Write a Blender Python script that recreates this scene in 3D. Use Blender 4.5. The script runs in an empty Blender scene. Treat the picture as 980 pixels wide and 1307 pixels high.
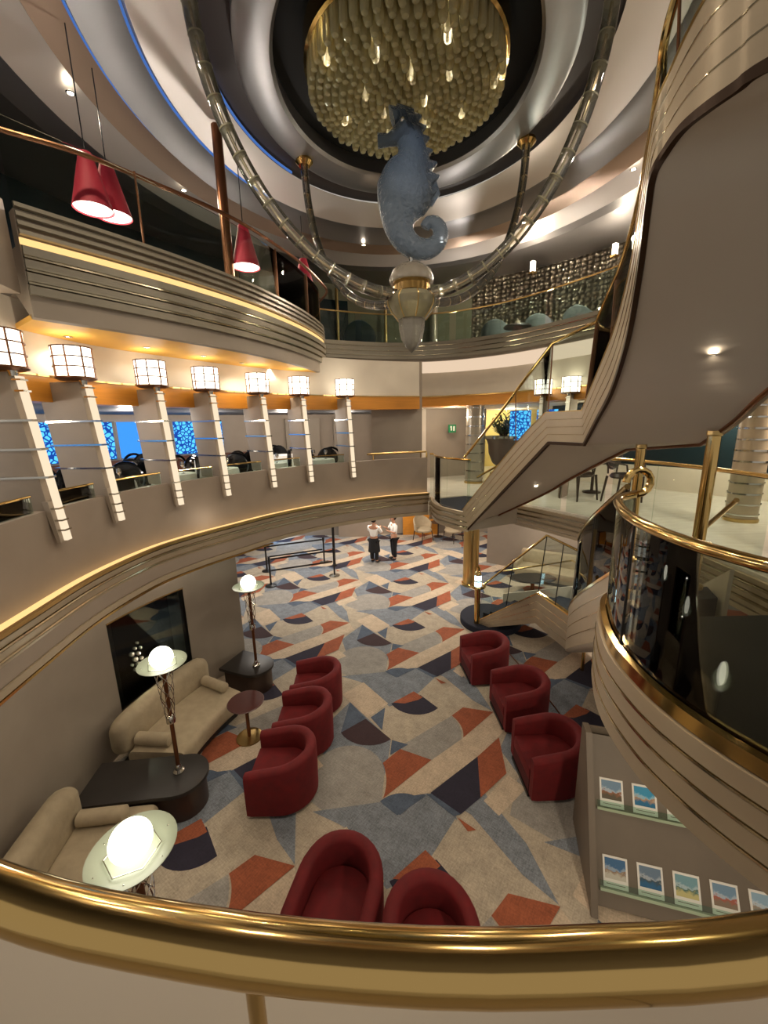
import bpy, bmesh, math, random
from mathutils import Vector, Matrix
random.seed(7)
S = bpy.context.scene
COL = S.collection
# ---------------------------------------------------------------- camera
FPX, CX, CY, EYE = 510.0, 490.0, 653.5, 5.3
PIT = math.atan((CY - 541.0) / FPX); ROLL = math.radians(1.2)
Fv = Vector((0, math.cos(PIT), -math.sin(PIT)))
R0 = Vector((1, 0, 0)); U0 = Vector((0, math.sin(PIT), math.cos(PIT)))
Rv = R0 * math.cos(ROLL) - U0 * math.sin(ROLL)
Uv = U0 * math.cos(ROLL) + R0 * math.sin(ROLL)
cam_d = bpy.data.cameras.new('camera'); cam = bpy.data.objects.new('camera', cam_d); COL.objects.link(cam)
m = Matrix((Rv, Uv, -Fv)).transposed().to_4x4(); m.translation = (0, 0, EYE); cam.matrix_world = m
cam_d.sensor_fit = 'HORIZONTAL'; cam_d.sensor_width = 36.0; cam_d.lens = FPX / 980.0 * 36.0
cam_d.clip_start = 0.02; cam_d.clip_end = 200
S.camera = cam
# ---------------------------------------------------------------- world, exposure
W = bpy.data.worlds.new('world'); S.world = W; W.use_nodes = True
W.node_tree.nodes['Background'].inputs[0].default_value = (1.0, 0.92, 0.82, 1)
W.node_tree.nodes['Background'].inputs[1].default_value = 0.32
vs = S.view_settings
vs.view_transform = 'Standard'; vs.look = 'None'; vs.gamma = 1.0; vs.use_curve_mapping = False
vs.exposure = 0.35
def light(name, kind, loc, power, color=(1, .82, .6), size=.1, target=None, spot=None, blend=.6):
    d = bpy.data.lights.new(name, kind); d.energy = power; d.color = color
    if kind == 'AREA': d.shape = 'DISK'; d.size = size
    else: d.shadow_soft_size = size
    if kind == 'SPOT': d.spot_size = math.radians(spot or 100); d.spot_blend = blend
    o = bpy.data.objects.new(name, d); COL.objects.link(o); o.location = loc
    if target is not None:
        o.rotation_euler = (Vector(target) - Vector(loc)).to_track_quat('-Z', 'Y').to_euler()
    return o
WARM = (1.0, .85, .66); UPW = 42
DC = (.37, 6.15)                       # centre of the domed ceiling
# downlights of the dome (their lamp bodies are built further down)
DOWN = [(DC[0] + 4.05 * math.cos(a), DC[1] + 4.05 * math.sin(a), 9.24) for a in [math.radians(x) for x in (20, 50, 75, 100, 125, 155, 185, 215, 245, 275, 305, 335)]]
for i, q in enumerate(DOWN):
    light('dome_downlight', 'SPOT', (q[0], q[1], q[2] - .12), 125, WARM, .05, (DC[0] - (q[0] - DC[0]) * .12, DC[1] - (q[1] - DC[1]) * .12, 0), 112)
# recessed ceiling lights below the middle deck, over the far lobby
for x, y in ((-4, 12), (-1, 11.5), (2.2, 11.8), (-3.5, 15), (-.5, 15), (2.5, 15.3), (5, 12), (5.5, 16), (-6, 17), (0, 17.3)):
    light('lobby_downlight', 'AREA', (x, y, 3.1), 46, (1, .88, .74), .3, (x, y, 0))
light('stair_area_fill', 'AREA', (5.2, 7.6, 3.1), 45, (1, .88, .74), .3, (5.2, 7.6, 0))  # added lamps brightening the dark area around the lower stair
light('stair_area_fill', 'AREA', (3.3, 5.2, 3.1), 35, (1, .88, .74), .3, (3.3, 5.2, 0))
light('rack_downlight', 'AREA', (2.2, 1.2, 3.1), 34, (1, .84, .62), .2, (2.7, 3.0, 0))

# ---------------------------------------------------------------- pixel helpers (photo frame 980 x 1307)
def ray(x, y): return Fv + Rv * ((x - CX) / FPX) + Uv * ((CY - y) / FPX)
def gz(x, y, z):
    d = ray(x, y); t = (z - EYE) / d.z
    return Vector((d.x * t, d.y * t, z))
def gd(x, y, dist):
    d = ray(x, y); t = dist / math.hypot(d.x, d.y)
    return Vector((d.x * t, d.y * t, EYE + d.z * t))

# ---------------------------------------------------------------- materials
MATS = {}
def srgb(r, g, b):
    f = lambda c: (c / 255 / 12.92) if c / 255 <= .04045 else ((c / 255 + .055) / 1.055) ** 2.4
    return (f(r), f(g), f(b), 1)
def mat(name, col, rough=.5, metal=0., noise=0., scale=8., bump=0., bscale=60., sheen=0., coat=0., stretch=None, emis=None, estr=0.):
    m = bpy.data.materials.new(name); m.use_nodes = True; MATS[name] = m
    nt = m.node_tree; b = nt.nodes['Principled BSDF']
    c = srgb(*col); b.inputs['Base Color'].default_value = c
    b.inputs['Roughness'].default_value = rough; b.inputs['Metallic'].default_value = metal
    if sheen:
        b.inputs['Sheen Weight'].default_value = sheen; b.inputs['Sheen Roughness'].default_value = .35
        b.inputs['Sheen Tint'].default_value = (min(1, c[0] * 3 + .2), c[1] * 3 + .05, c[2] * 3 + .05, 1)
    if coat: b.inputs['Coat Weight'].default_value = coat
    if emis: b.inputs['Emission Color'].default_value = srgb(*emis); b.inputs['Emission Strength'].default_value = estr
    if noise or bump:
        tc = nt.nodes.new('ShaderNodeTexCoord'); mp = nt.nodes.new('ShaderNodeMapping')
        nt.links.new(tc.outputs['Object'], mp.inputs[0])
        if stretch: mp.inputs['Scale'].default_value = stretch
        if noise:
            n = nt.nodes.new('ShaderNodeTexNoise'); n.inputs['Scale'].default_value = scale; n.inputs['Detail'].default_value = 6
            nt.links.new(mp.outputs[0], n.inputs['Vector'])
            r = nt.nodes.new('ShaderNodeMapRange'); r.inputs[1].default_value = .25; r.inputs[2].default_value = .75
            r.inputs[3].default_value = 1 - noise; r.inputs[4].default_value = 1 + noise
            nt.links.new(n.outputs[0], r.inputs[0])
            x = nt.nodes.new('ShaderNodeVectorMath'); x.operation = 'SCALE'; x.inputs[0].default_value = c[:3]
            nt.links.new(r.outputs[0], x.inputs['Scale']); nt.links.new(x.outputs[0], b.inputs['Base Color'])
        if bump:
            n2 = nt.nodes.new('ShaderNodeTexNoise'); n2.inputs['Scale'].default_value = bscale; n2.inputs['Detail'].default_value = 3
            nt.links.new(mp.outputs[0], n2.inputs['Vector'])
            bp = nt.nodes.new('ShaderNodeBump'); bp.inputs['Strength'].default_value = bump; bp.inputs['Distance'].default_value = .02
            nt.links.new(n2.outputs[0], bp.inputs['Height']); nt.links.new(bp.outputs[0], b.inputs['Normal'])
    return m
def emat(name, col, s):
    m = bpy.data.materials.new(name); m.use_nodes = True; MATS[name] = m
    nt = m.node_tree; nt.nodes.clear()
    e = nt.nodes.new('ShaderNodeEmission'); o = nt.nodes.new('ShaderNodeOutputMaterial')
    e.inputs[0].default_value = srgb(*col); e.inputs[1].default_value = s; nt.links.new(e.outputs[0], o.inputs[0])
    return m
def glassmat(name, tint=(235, 245, 240), ior=1.45, rough=0.0):
    m = bpy.data.materials.new(name); m.use_nodes = True; MATS[name] = m
    nt = m.node_tree; nt.nodes.clear(); N = nt.nodes.new
    t = N('ShaderNodeBsdfTransparent'); g = N('ShaderNodeBsdfGlossy'); f = N('ShaderNodeFresnel'); x = N('ShaderNodeMixShader'); o = N('ShaderNodeOutputMaterial')
    t.inputs[0].default_value = srgb(*tint); g.inputs['Roughness'].default_value = rough; f.inputs[0].default_value = ior
    nt.links.new(f.outputs[0], x.inputs[0]); nt.links.new(t.outputs[0], x.inputs[1]); nt.links.new(g.outputs[0], x.inputs[2]); nt.links.new(x.outputs[0], o.inputs[0])
    return m
mat('taupe', (150, 138, 124), .6, noise=.05, scale=3)
mat('taupe_dark', (148, 134, 120), .55, noise=.05, scale=3)
mat('slat', (176, 160, 136), .36, .3, noise=.06, scale=4)
mat('slat_dark', (150, 142, 126), .32, .35, noise=.06, scale=4)
mat('groove', (70, 62, 52), .5)
mat('steel_line', (225, 212, 180), .15, 1.)
mat('cream', (214, 202, 184), .6, noise=.04, scale=3)
mat('soffit', (190, 178, 162), .6, noise=.03, scale=2)
mat('yellow_soffit', (238, 182, 78), .5, noise=.05, scale=3)
mat('orange_wood', (200, 132, 44), .35, noise=.10, scale=3, stretch=(1, 1, 12))
mat('gold', (216, 182, 116), .13, 1.)
mat('gold_soft', (196, 166, 108), .28, 1.)
mat('edge_dark', (64, 46, 32), .35, .5)
mat('bronze', (120, 78, 52), .35, .8)
mat('chrome', (210, 208, 200), .12, 1.)
mat('dome', (138, 135, 134), .34, .8, noise=.06, scale=2)
mat('dome_light', (208, 200, 192), .4, .65)
mat('dome_copper', (170, 146, 126), .34, .75)
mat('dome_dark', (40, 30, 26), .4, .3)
mat('black', (14, 12, 12), .35)
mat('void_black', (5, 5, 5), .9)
mat('black_gloss', (12, 12, 14), .12, coat=.4)
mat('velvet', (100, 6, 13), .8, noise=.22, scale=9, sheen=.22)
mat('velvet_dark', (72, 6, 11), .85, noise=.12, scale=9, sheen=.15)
mat('suede', (168, 152, 126), .85, noise=.12, scale=7, bump=.2, bscale=18, sheen=.2)
mat('bead', (235, 228, 210), .12, .25, coat=.5)
mat('dark_top', (42, 38, 36), .4, noise=.1, scale=5)
mat('table_brown', (74, 40, 36), .3, noise=.12, scale=6)
mat('white', (236, 232, 224), .5)
mat('linen', (232, 230, 226), .8)
mat('marble', (224, 218, 206), .15, noise=.10, scale=2.2, stretch=(1, 5, 1))
mat('navy_carpet', (24, 28, 44), .9, noise=.15, scale=20)
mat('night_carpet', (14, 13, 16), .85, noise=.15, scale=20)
mat('red_shade', (150, 24, 44), .7, noise=.06, scale=5, emis=(150, 24, 44), estr=.12)
mat('teal_dark', (22, 38, 42), .2)
mat('teal_chair', (52, 74, 78), .5, sheen=.2)
mat('grey_chair', (96, 104, 106), .5)
mat('panel_green', (112, 112, 88), .5)
mat('brown_dado', (92, 52, 38), .5)
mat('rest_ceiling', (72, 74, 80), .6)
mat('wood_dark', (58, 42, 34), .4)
mat('skin', (188, 138, 110), .6)
mat('shirt', (238, 236, 232), .8)
mat('trousers', (20, 20, 24), .8)
mat('hair', (24, 18, 16), .7)
mat('leaf', (84, 92, 60), .6)
mat('urn', (78, 62, 56), .35, coat=.3)
mat('alcove', (226, 200, 120), .6, noise=.08, scale=2)  # yellow light of the alcove put into the wall colour
mat('rack_panel', (116, 104, 90), .55, noise=.05, scale=4)
mat('acrylic', (214, 214, 190), .1)
mat('sign_green', (20, 120, 70), .5, emis=(30, 120, 70), estr=.05)
glassmat('glass'); glassmat('glass_thin', (246, 250, 247), 1.06); glassmat('glass_clear', (240, 246, 242), 1.16); glassmat('glass_smoke', (214, 216, 206)); glassmat('glass_dark', (120, 132, 128), 1.6)
emat('globe', (255, 250, 226), 4.5)
emat('lantern', (255, 244, 222), 3.4)
emat('strip', (255, 230, 196), .82)
emat('cove', (255, 204, 132), 1.05)
emat('cornice_glow', (240, 212, 182), .75)
emat('bulb', (255, 240, 215), 40.0)
emat('glow_blue', (92, 140, 225), .5)
emat('screen_blue', (60, 140, 235), 1.1)
emat('newel_light', (200, 240, 250), 3.0)
emat('shade_glow', (255, 240, 225), 8.0)
# opal dish: plain translucent white
mat('dish', (150, 156, 138), .35)
# crystal (chandelier rods, tubes, sculpture)
def crystal(name, tint, rough, mixd, dcol, ior=1.5, glow=False, bump=0):
    m = bpy.data.materials.new(name); m.use_nodes = True; MATS[name] = m
    nt = m.node_tree; nt.nodes.clear(); N = nt.nodes.new
    t = N('ShaderNodeBsdfTransparent'); g = N('ShaderNodeBsdfGlossy'); d = N('ShaderNodeBsdfDiffuse'); lw = N('ShaderNodeFresnel')
    x1 = N('ShaderNodeMixShader'); x2 = N('ShaderNodeMixShader'); o = N('ShaderNodeOutputMaterial')
    t.inputs[0].default_value = srgb(*tint); d.inputs[0].default_value = srgb(*dcol); g.inputs['Roughness'].default_value = rough; lw.inputs[0].default_value = ior
    x1.inputs[0].default_value = mixd
    if bump:
        tc = N('ShaderNodeTexCoord'); n = N('ShaderNodeTexNoise'); n.inputs['Scale'].default_value = 22; b = N('ShaderNodeBump'); b.inputs['Strength'].default_value = bump; b.inputs['Distance'].default_value = .05
        nt.links.new(tc.outputs['Object'], n.inputs['Vector']); nt.links.new(n.outputs[0], b.inputs['Height'])
        for q in (g, d, lw): nt.links.new(b.outputs[0], q.inputs['Normal'])
    if glow:
        tr = N('ShaderNodeBsdfTranslucent'); tr.inputs[0].default_value = srgb(*dcol); x3 = N('ShaderNodeMixShader'); x3.inputs[0].default_value = .5
        nt.links.new(d.outputs[0], x3.inputs[1]); nt.links.new(tr.outputs[0], x3.inputs[2]); d = x3
    nt.links.new(t.outputs[0], x1.inputs[1]); nt.links.new(d.outputs[0], x1.inputs[2])
    nt.links.new(lw.outputs[0], x2.inputs[0]); nt.links.new(x1.outputs[0], x2.inputs[1]); nt.links.new(g.outputs[0], x2.inputs[2]); nt.links.new(x2.outputs[0], o.inputs[0])
    return m
crystal('crystal_gold', (238, 234, 214), .15, .7, (220, 208, 164), 1.35, True)
crystal('tube_glass', (252, 250, 244), .06, .06, (235, 232, 222), 1.75)
crystal('frosted', (238, 236, 216), .2, .5, (206, 200, 168), 1.5, True, .25)
crystal('frosted_grey', (232, 232, 228), .25, .5, (176, 172, 164), 1.4, True, .5)
crystal('sea_glass', (196, 206, 218), .35, .58, (124, 138, 154), 1.35, True, .8)
crystal('clear_crystal', (240, 240, 235), .03, .25, (210, 205, 190), 2.2)
# lattice windows of the restaurant: a printed blue screen, lit from behind by daylight
def lattice():
    m = emat('lattice_blue', (60, 150, 235), 1.3); nt = m.node_tree; N = nt.nodes.new
    tc = N('ShaderNodeTexCoord'); v = N('ShaderNodeTexVoronoi'); v.feature = 'DISTANCE_TO_EDGE'; v.inputs['Scale'].default_value = 11
    r = N('ShaderNodeValToRGB'); r.color_ramp.elements[0].position = .10; r.color_ramp.elements[1].position = .16
    r.color_ramp.elements[0].color = srgb(22, 60, 140); r.color_ramp.elements[1].color = srgb(84, 184, 250)
    nt.links.new(tc.outputs['Object'], v.inputs['Vector']); nt.links.new(v.outputs['Distance'], r.inputs[0])
    nt.links.new(r.outputs[0], nt.nodes['Emission'].inputs[0])
lattice()
def hammered():
    m = mat('hammered', (176, 166, 150), .28, 1.); nt = m.node_tree; N = nt.nodes.new; b = nt.nodes['Principled BSDF']
    tc = N('ShaderNodeTexCoord'); v = N('ShaderNodeTexVoronoi'); v.inputs['Scale'].default_value = 9; v.inputs['Randomness'].default_value = .35
    bp = N('ShaderNodeBump'); bp.inputs['Strength'].default_value = 1.; bp.inputs['Distance'].default_value = .12
    nt.links.new(tc.outputs['Object'], v.inputs['Vector']); nt.links.new(v.outputs['Distance'], bp.inputs['Height']); nt.links.new(bp.outputs[0], b.inputs['Normal'])
hammered()
def carpet(name, col, k=.22):
    m = mat(name, col, .92); nt = m.node_tree; N = nt.nodes.new; b = nt.nodes['Principled BSDF']; c = srgb(*col)
    tc = N('ShaderNodeTexCoord'); rot = N('ShaderNodeMapping'); rot.inputs['Rotation'].default_value = (0, 0, .62)
    nt.links.new(tc.outputs['Object'], rot.inputs[0]); acc = None
    for sc, st in ((5, (1, 1, 1)), (9, (1, 7, 1)), (9, (7, 1, 1)), (45, (1, 1, 1))):
        mp = N('ShaderNodeMapping'); mp.inputs['Scale'].default_value = st; nt.links.new(rot.outputs[0], mp.inputs[0])
        n = N('ShaderNodeTexNoise'); n.inputs['Scale'].default_value = sc; n.inputs['Detail'].default_value = 4; nt.links.new(mp.outputs[0], n.inputs['Vector'])
        if acc is None: acc = n.outputs[0]
        else:
            a = N('ShaderNodeMath'); a.operation = 'ADD'; nt.links.new(acc, a.inputs[0]); nt.links.new(n.outputs[0], a.inputs[1]); acc = a.outputs[0]
    r = N('ShaderNodeMapRange'); r.inputs[1].default_value = 1.55; r.inputs[2].default_value = 2.45; r.inputs[3].default_value = 1 - k; r.inputs[4].default_value = 1 + k
    nt.links.new(acc, r.inputs[0])
    x = N('ShaderNodeVectorMath'); x.operation = 'SCALE'; x.inputs[0].default_value = c[:3]
    nt.links.new(r.outputs[0], x.inputs['Scale']); nt.links.new(x.outputs[0], b.inputs['Base Color'])
    return m
carpet('c_cream', (190, 172, 150), .26); carpet('c_beige', (172, 160, 142), .28); carpet('c_grey', (148, 144, 138), .28); carpet('c_blue', (120, 126, 134), .4)
carpet('c_steel', (80, 92, 110), .3); carpet('c_navy', (40, 36, 52)); carpet('c_plum', (58, 40, 44)); carpet('c_rust', (150, 82, 54), .3)
def picture(name, sky, mid, low):
    m = mat(name, sky, .3); nt = m.node_tree; N = nt.nodes.new; b = nt.nodes['Principled BSDF']
    tc = N('ShaderNodeTexCoord'); sp = N('ShaderNodeSeparateXYZ'); nt.links.new(tc.outputs['Generated'], sp.inputs[0])
    n = N('ShaderNodeTexNoise'); n.inputs['Scale'].default_value = 5; n.inputs['Detail'].default_value = 4; nt.links.new(tc.outputs['Generated'], n.inputs['Vector'])
    a = N('ShaderNodeMath'); a.operation = 'MULTIPLY_ADD'; a.inputs[1].default_value = .7; nt.links.new(n.outputs[0], a.inputs[0]); nt.links.new(sp.outputs['Z'], a.inputs[2])
    r = N('ShaderNodeValToRGB'); cr = r.color_ramp; cr.elements[0].position = .55; cr.elements[0].color = srgb(*low); cr.elements[1].position = .95; cr.elements[1].color = srgb(*sky)
    e = cr.elements.new(.72); e.color = srgb(*mid)
    e = cr.elements.new(.82); e.color = srgb(*[min(255, int(s * .5 + 120)) for s in sky])
    nt.links.new(a.outputs[0], r.inputs[0]); nt.links.new(r.outputs[0], b.inputs['Base Color'])
PICS = [((110, 140, 165), (150, 95, 60), (90, 80, 60)), ((60, 150, 190), (190, 150, 110), (40, 110, 150)), ((90, 140, 170), (170, 160, 140), (120, 120, 100)),
        ((70, 110, 150), (150, 120, 90), (200, 195, 180)), ((110, 130, 150), (70, 80, 80), (50, 100, 140)), ((120, 160, 170), (70, 110, 100), (200, 190, 130)),
        ((120, 150, 175), (180, 90, 70), (140, 120, 100)), ((150, 180, 200), (170, 150, 130), (120, 130, 120))]
for i, q in enumerate(PICS): picture('picture_%d' % i, *q)

# ---------------------------------------------------------------- mesh builder
class MB:
    def __init__(s): s.v = []; s.f = []; s.mi = []
    def add(s, vs, fs, mi=0):
        o = len(s.v); s.v += [tuple(q) for q in vs]; s.f += [tuple(i + o for i in q) for q in fs]; s.mi += [mi] * len(fs); return s
    def box(s, c, d, rz=0., mi=0):
        ca, sa = math.cos(rz), math.sin(rz); vs = []
        for z in (-1, 1):
            for x, y in ((-1, -1), (1, -1), (1, 1), (-1, 1)):
                X, Y = x * d[0] / 2, y * d[1] / 2
                vs.append((c[0] + X * ca - Y * sa, c[1] + X * sa + Y * ca, c[2] + z * d[2] / 2))
        return s.add(vs, [(3, 2, 1, 0), (4, 5, 6, 7), (0, 1, 5, 4), (1, 2, 6, 5), (2, 3, 7, 6), (3, 0, 4, 7)], mi)
    def hexa(s, a, b, mi=0):      # two quads -> box
        return s.add(list(a) + list(b), [(3, 2, 1, 0), (4, 5, 6, 7), (0, 1, 5, 4), (1, 2, 6, 5), (2, 3, 7, 6), (3, 0, 4, 7)], mi)
    def rings(s, rings, closed=True, cap=True, loop=False, mi=0):
        n = len(rings[0]); vs = [q for r in rings for q in r]; fs = []; k = len(rings)
        for i in range(k if loop else k - 1):
            a, b = i * n, ((i + 1) % k) * n
            for j in range(n if closed else n - 1):
                j2 = (j + 1) % n; fs.append((a + j, a + j2, b + j2, b + j))
        if cap and closed and not loop:
            fs.append(tuple(range(n - 1, -1, -1))); fs.append(tuple((k - 1) * n + j for j in range(n)))
        return s.add(vs, fs, mi)
    def tube(s, pts, r, n=10, closed=False, mi=0):
        pts = [Vector(q) for q in pts]; k = len(pts); rr = r if isinstance(r, (list, tuple)) else [r] * k
        T = []
        for i in range(k):
            a = pts[(i - 1) % k] if (closed or i > 0) else pts[i]; b = pts[(i + 1) % k] if (closed or i < k - 1) else pts[i]
            T.append((b - a).normalized())
        up = Vector((0, 0, 1)) if abs(T[0].z) < .9 else Vector((1, 0, 0))
        u = T[0].cross(up).normalized(); R = []
        for i in range(k):
            u = (u - T[i] * u.dot(T[i])).normalized(); w = T[i].cross(u)
            R.append([pts[i] + (u * math.cos(2 * math.pi * j / n) + w * math.sin(2 * math.pi * j / n)) * rr[i] for j in range(n)])
        return s.rings(R, True, True, closed, mi)
    def cyl(s, a, b, r0, r1=None, n=16, mi=0): return s.tube([a, b], [r0, r0 if r1 is None else r1], n, mi=mi)
    def lathe(s, prof, c=(0, 0), n=32, a0=0., a1=2 * math.pi, mi=0):
        full = abs(a1 - a0 - 2 * math.pi) < 1e-6; k = n if full else n + 1; R = []
        for i in range(k):
            a = a0 + (a1 - a0) * i / n
            R.append([(c[0] + r * math.cos(a), c[1] + r * math.sin(a), z) for r, z in prof])
        return s.rings(R, False, False, full, mi)
    def sphere(s, c, r, n=16, sz=1., mi=0):
        m_ = n // 2
        return s.lathe([(max(r * math.sin(math.pi * i / m_), 1e-4), c[2] - r * sz * math.cos(math.pi * i / m_)) for i in range(m_ + 1)], c, n, mi=mi)
    def sweep(s, path, prof, side=1, closed=False, mi=0):   # prof: list of (offset, z) loop; path: plan points
        N_ = normals(path, closed)
        R = [[(q[0] + N_[i][0] * o * side, q[1] + N_[i][1] * o * side, z) for o, z in prof] for i, q in enumerate(path)]
        return s.rings(R, True, True, closed, mi)
    def prism(s, poly, z0, z1, mi=0):
        n = len(poly); vs = [(x, y, z0) for x, y in poly] + [(x, y, z1) for x, y in poly]
        return s.add(vs, [tuple(range(n - 1, -1, -1)), tuple(range(n, 2 * n))] + [(i, (i + 1) % n, n + (i + 1) % n, n + i) for i in range(n)], mi)
    def build(s, name, mats, parent=None, smooth=True, bevel=0, angle=35):
        me = bpy.data.meshes.new(name)
        off = Vector((0, 0, 0)); q = parent
        while q is not None: off += q.location; q = q.parent
        me.from_pydata([(x - off.x, y - off.y, z - off.z) for x, y, z in s.v], [], s.f)
        for mm in (mats if isinstance(mats, (list, tuple)) else [mats]): me.materials.append(MATS[mm])
        if any(s.mi): me.polygons.foreach_set('material_index', s.mi)
        bm = bmesh.new(); bm.from_mesh(me); bmesh.ops.recalc_face_normals(bm, faces=bm.faces[:])
        if bevel: bmesh.ops.bevel(bm, geom=[e for e in bm.edges if e.is_manifold and e.calc_face_angle(0) > .6], offset=bevel, segments=2, affect='EDGES', profile=.6)
        bm.to_mesh(me); bm.free()
        if smooth:
            me.polygons.foreach_set('use_smooth', [True] * len(me.polygons)); me.set_sharp_from_angle(angle=math.radians(angle))
        me.update()
        o = bpy.data.objects.new(name, me); COL.objects.link(o)
        if parent is not None: o.parent = parent
        return o
def normals(path, closed=False):
    k = len(path); N_ = []
    for i in range(k):
        a = path[(i - 1) % k] if (closed or i > 0) else path[i]; b = path[(i + 1) % k] if (closed or i < k - 1) else path[i]
        dx, dy = b[0] - a[0], b[1] - a[1]; l = math.hypot(dx, dy) or 1
        N_.append((-dy / l, dx / l))
    return N_
def offset(path, o):
    N_ = normals(path); return [(q[0] + N_[i][0] * o, q[1] + N_[i][1] * o) for i, q in enumerate(path)]
def spline(pts, n=48):
    P = [Vector(q) for q in pts]; P = [P[0] * 2 - P[1]] + P + [P[-1] * 2 - P[-2]]; dense = []
    for i in range(1, len(P) - 2):
        for k in range(24):
            t = k / 24; a, b, c, d = P[i - 1], P[i], P[i + 1], P[i + 2]
            dense.append(.5 * ((2 * b) + (c - a) * t + (2 * a - 5 * b + 4 * c - d) * t * t + (3 * b - a - 3 * c + d) * t ** 3))
    dense.append(P[-2]); L = [0]
    for i in range(1, len(dense)): L.append(L[-1] + (dense[i] - dense[i - 1]).length)
    out = []; j = 0
    for i in range(n + 1):
        s_ = L[-1] * i / n
        while j < len(L) - 2 and L[j + 1] < s_: j += 1
        t = (s_ - L[j]) / max(L[j + 1] - L[j], 1e-9); out.append(dense[j].lerp(dense[j + 1], t))
    return out
def P2(path): return [(q[0], q[1]) for q in path]
def sub(path, a, b):
    n = len(path) - 1; i0, i1 = int(round(a * n)), int(round(b * n)); return path[i0:i1 + 1]
def band(o0, o1, z0, z1): return [(o0, z0), (o1, z0), (o1, z1), (o0, z1)]
def tag(o, label=None, cat=None, group=None, kind=None):
    if label: o['label'] = label
    if cat: o['category'] = cat
    if group: o['group'] = group
    if kind: o['kind'] = kind
    return o
def thing(name, label, cat, loc=(0, 0, 0), group=None):
    o = bpy.data.objects.new(name, None); COL.objects.link(o); o.location = loc; o.empty_display_size = .2
    return tag(o, label, cat, group)
def struct(o, label=None, cat='structure'): return tag(o, label, cat, kind='structure')
def copy_tree(o, parent=None):
    c = o.copy(); COL.objects.link(c); c.parent = parent
    for ch in list(o.children): copy_tree(ch, c)
    return c
def place(proto, used, loc, rz, label, group=None):
    o = copy_tree(proto) if used else proto
    o.location = loc; o.rotation_euler = (0, 0, rz); o['label'] = label
    if group: o['group'] = group
    return o

# ================================================================ FLOOR (printed carpet: its pattern is a lattice of flat shapes)
LA, LB = Vector((3.06, -.48)), Vector((.09, 3.08))
def bp(x, y): q = gz(400 + x / 2.579, 840 + y / 2.579, 0); return Vector((q.x, q.y))
def arc3(a, b, c, n=10):           # points on the circle through a, b, c (from a to c through b)
    ax, ay, bx, by, cx, cy = a.x, a.y, b.x, b.y, c.x, c.y
    d = 2 * (ax * (by - cy) + bx * (cy - ay) + cx * (ay - by))
    ux = ((ax * ax + ay * ay) * (by - cy) + (bx * bx + by * by) * (cy - ay) + (cx * cx + cy * cy) * (ay - by)) / d
    uy = ((ax * ax + ay * ay) * (cx - bx) + (bx * bx + by * by) * (ax - cx) + (cx * cx + cy * cy) * (bx - ax)) / d
    r = math.hypot(ax - ux, ay - uy); t0, t1, t2 = [math.atan2(q.y - uy, q.x - ux) for q in (a, b, c)]
    d1 = (t1 - t0) % (2 * math.pi); d2 = (t2 - t0) % (2 * math.pi)
    sweep_ = d2 if d1 <= d2 else d2 - 2 * math.pi
    return [Vector((ux + r * math.cos(t0 + sweep_ * i / n), uy + r * math.sin(t0 + sweep_ * i / n))) for i in range(n + 1)]
B = bp
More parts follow.
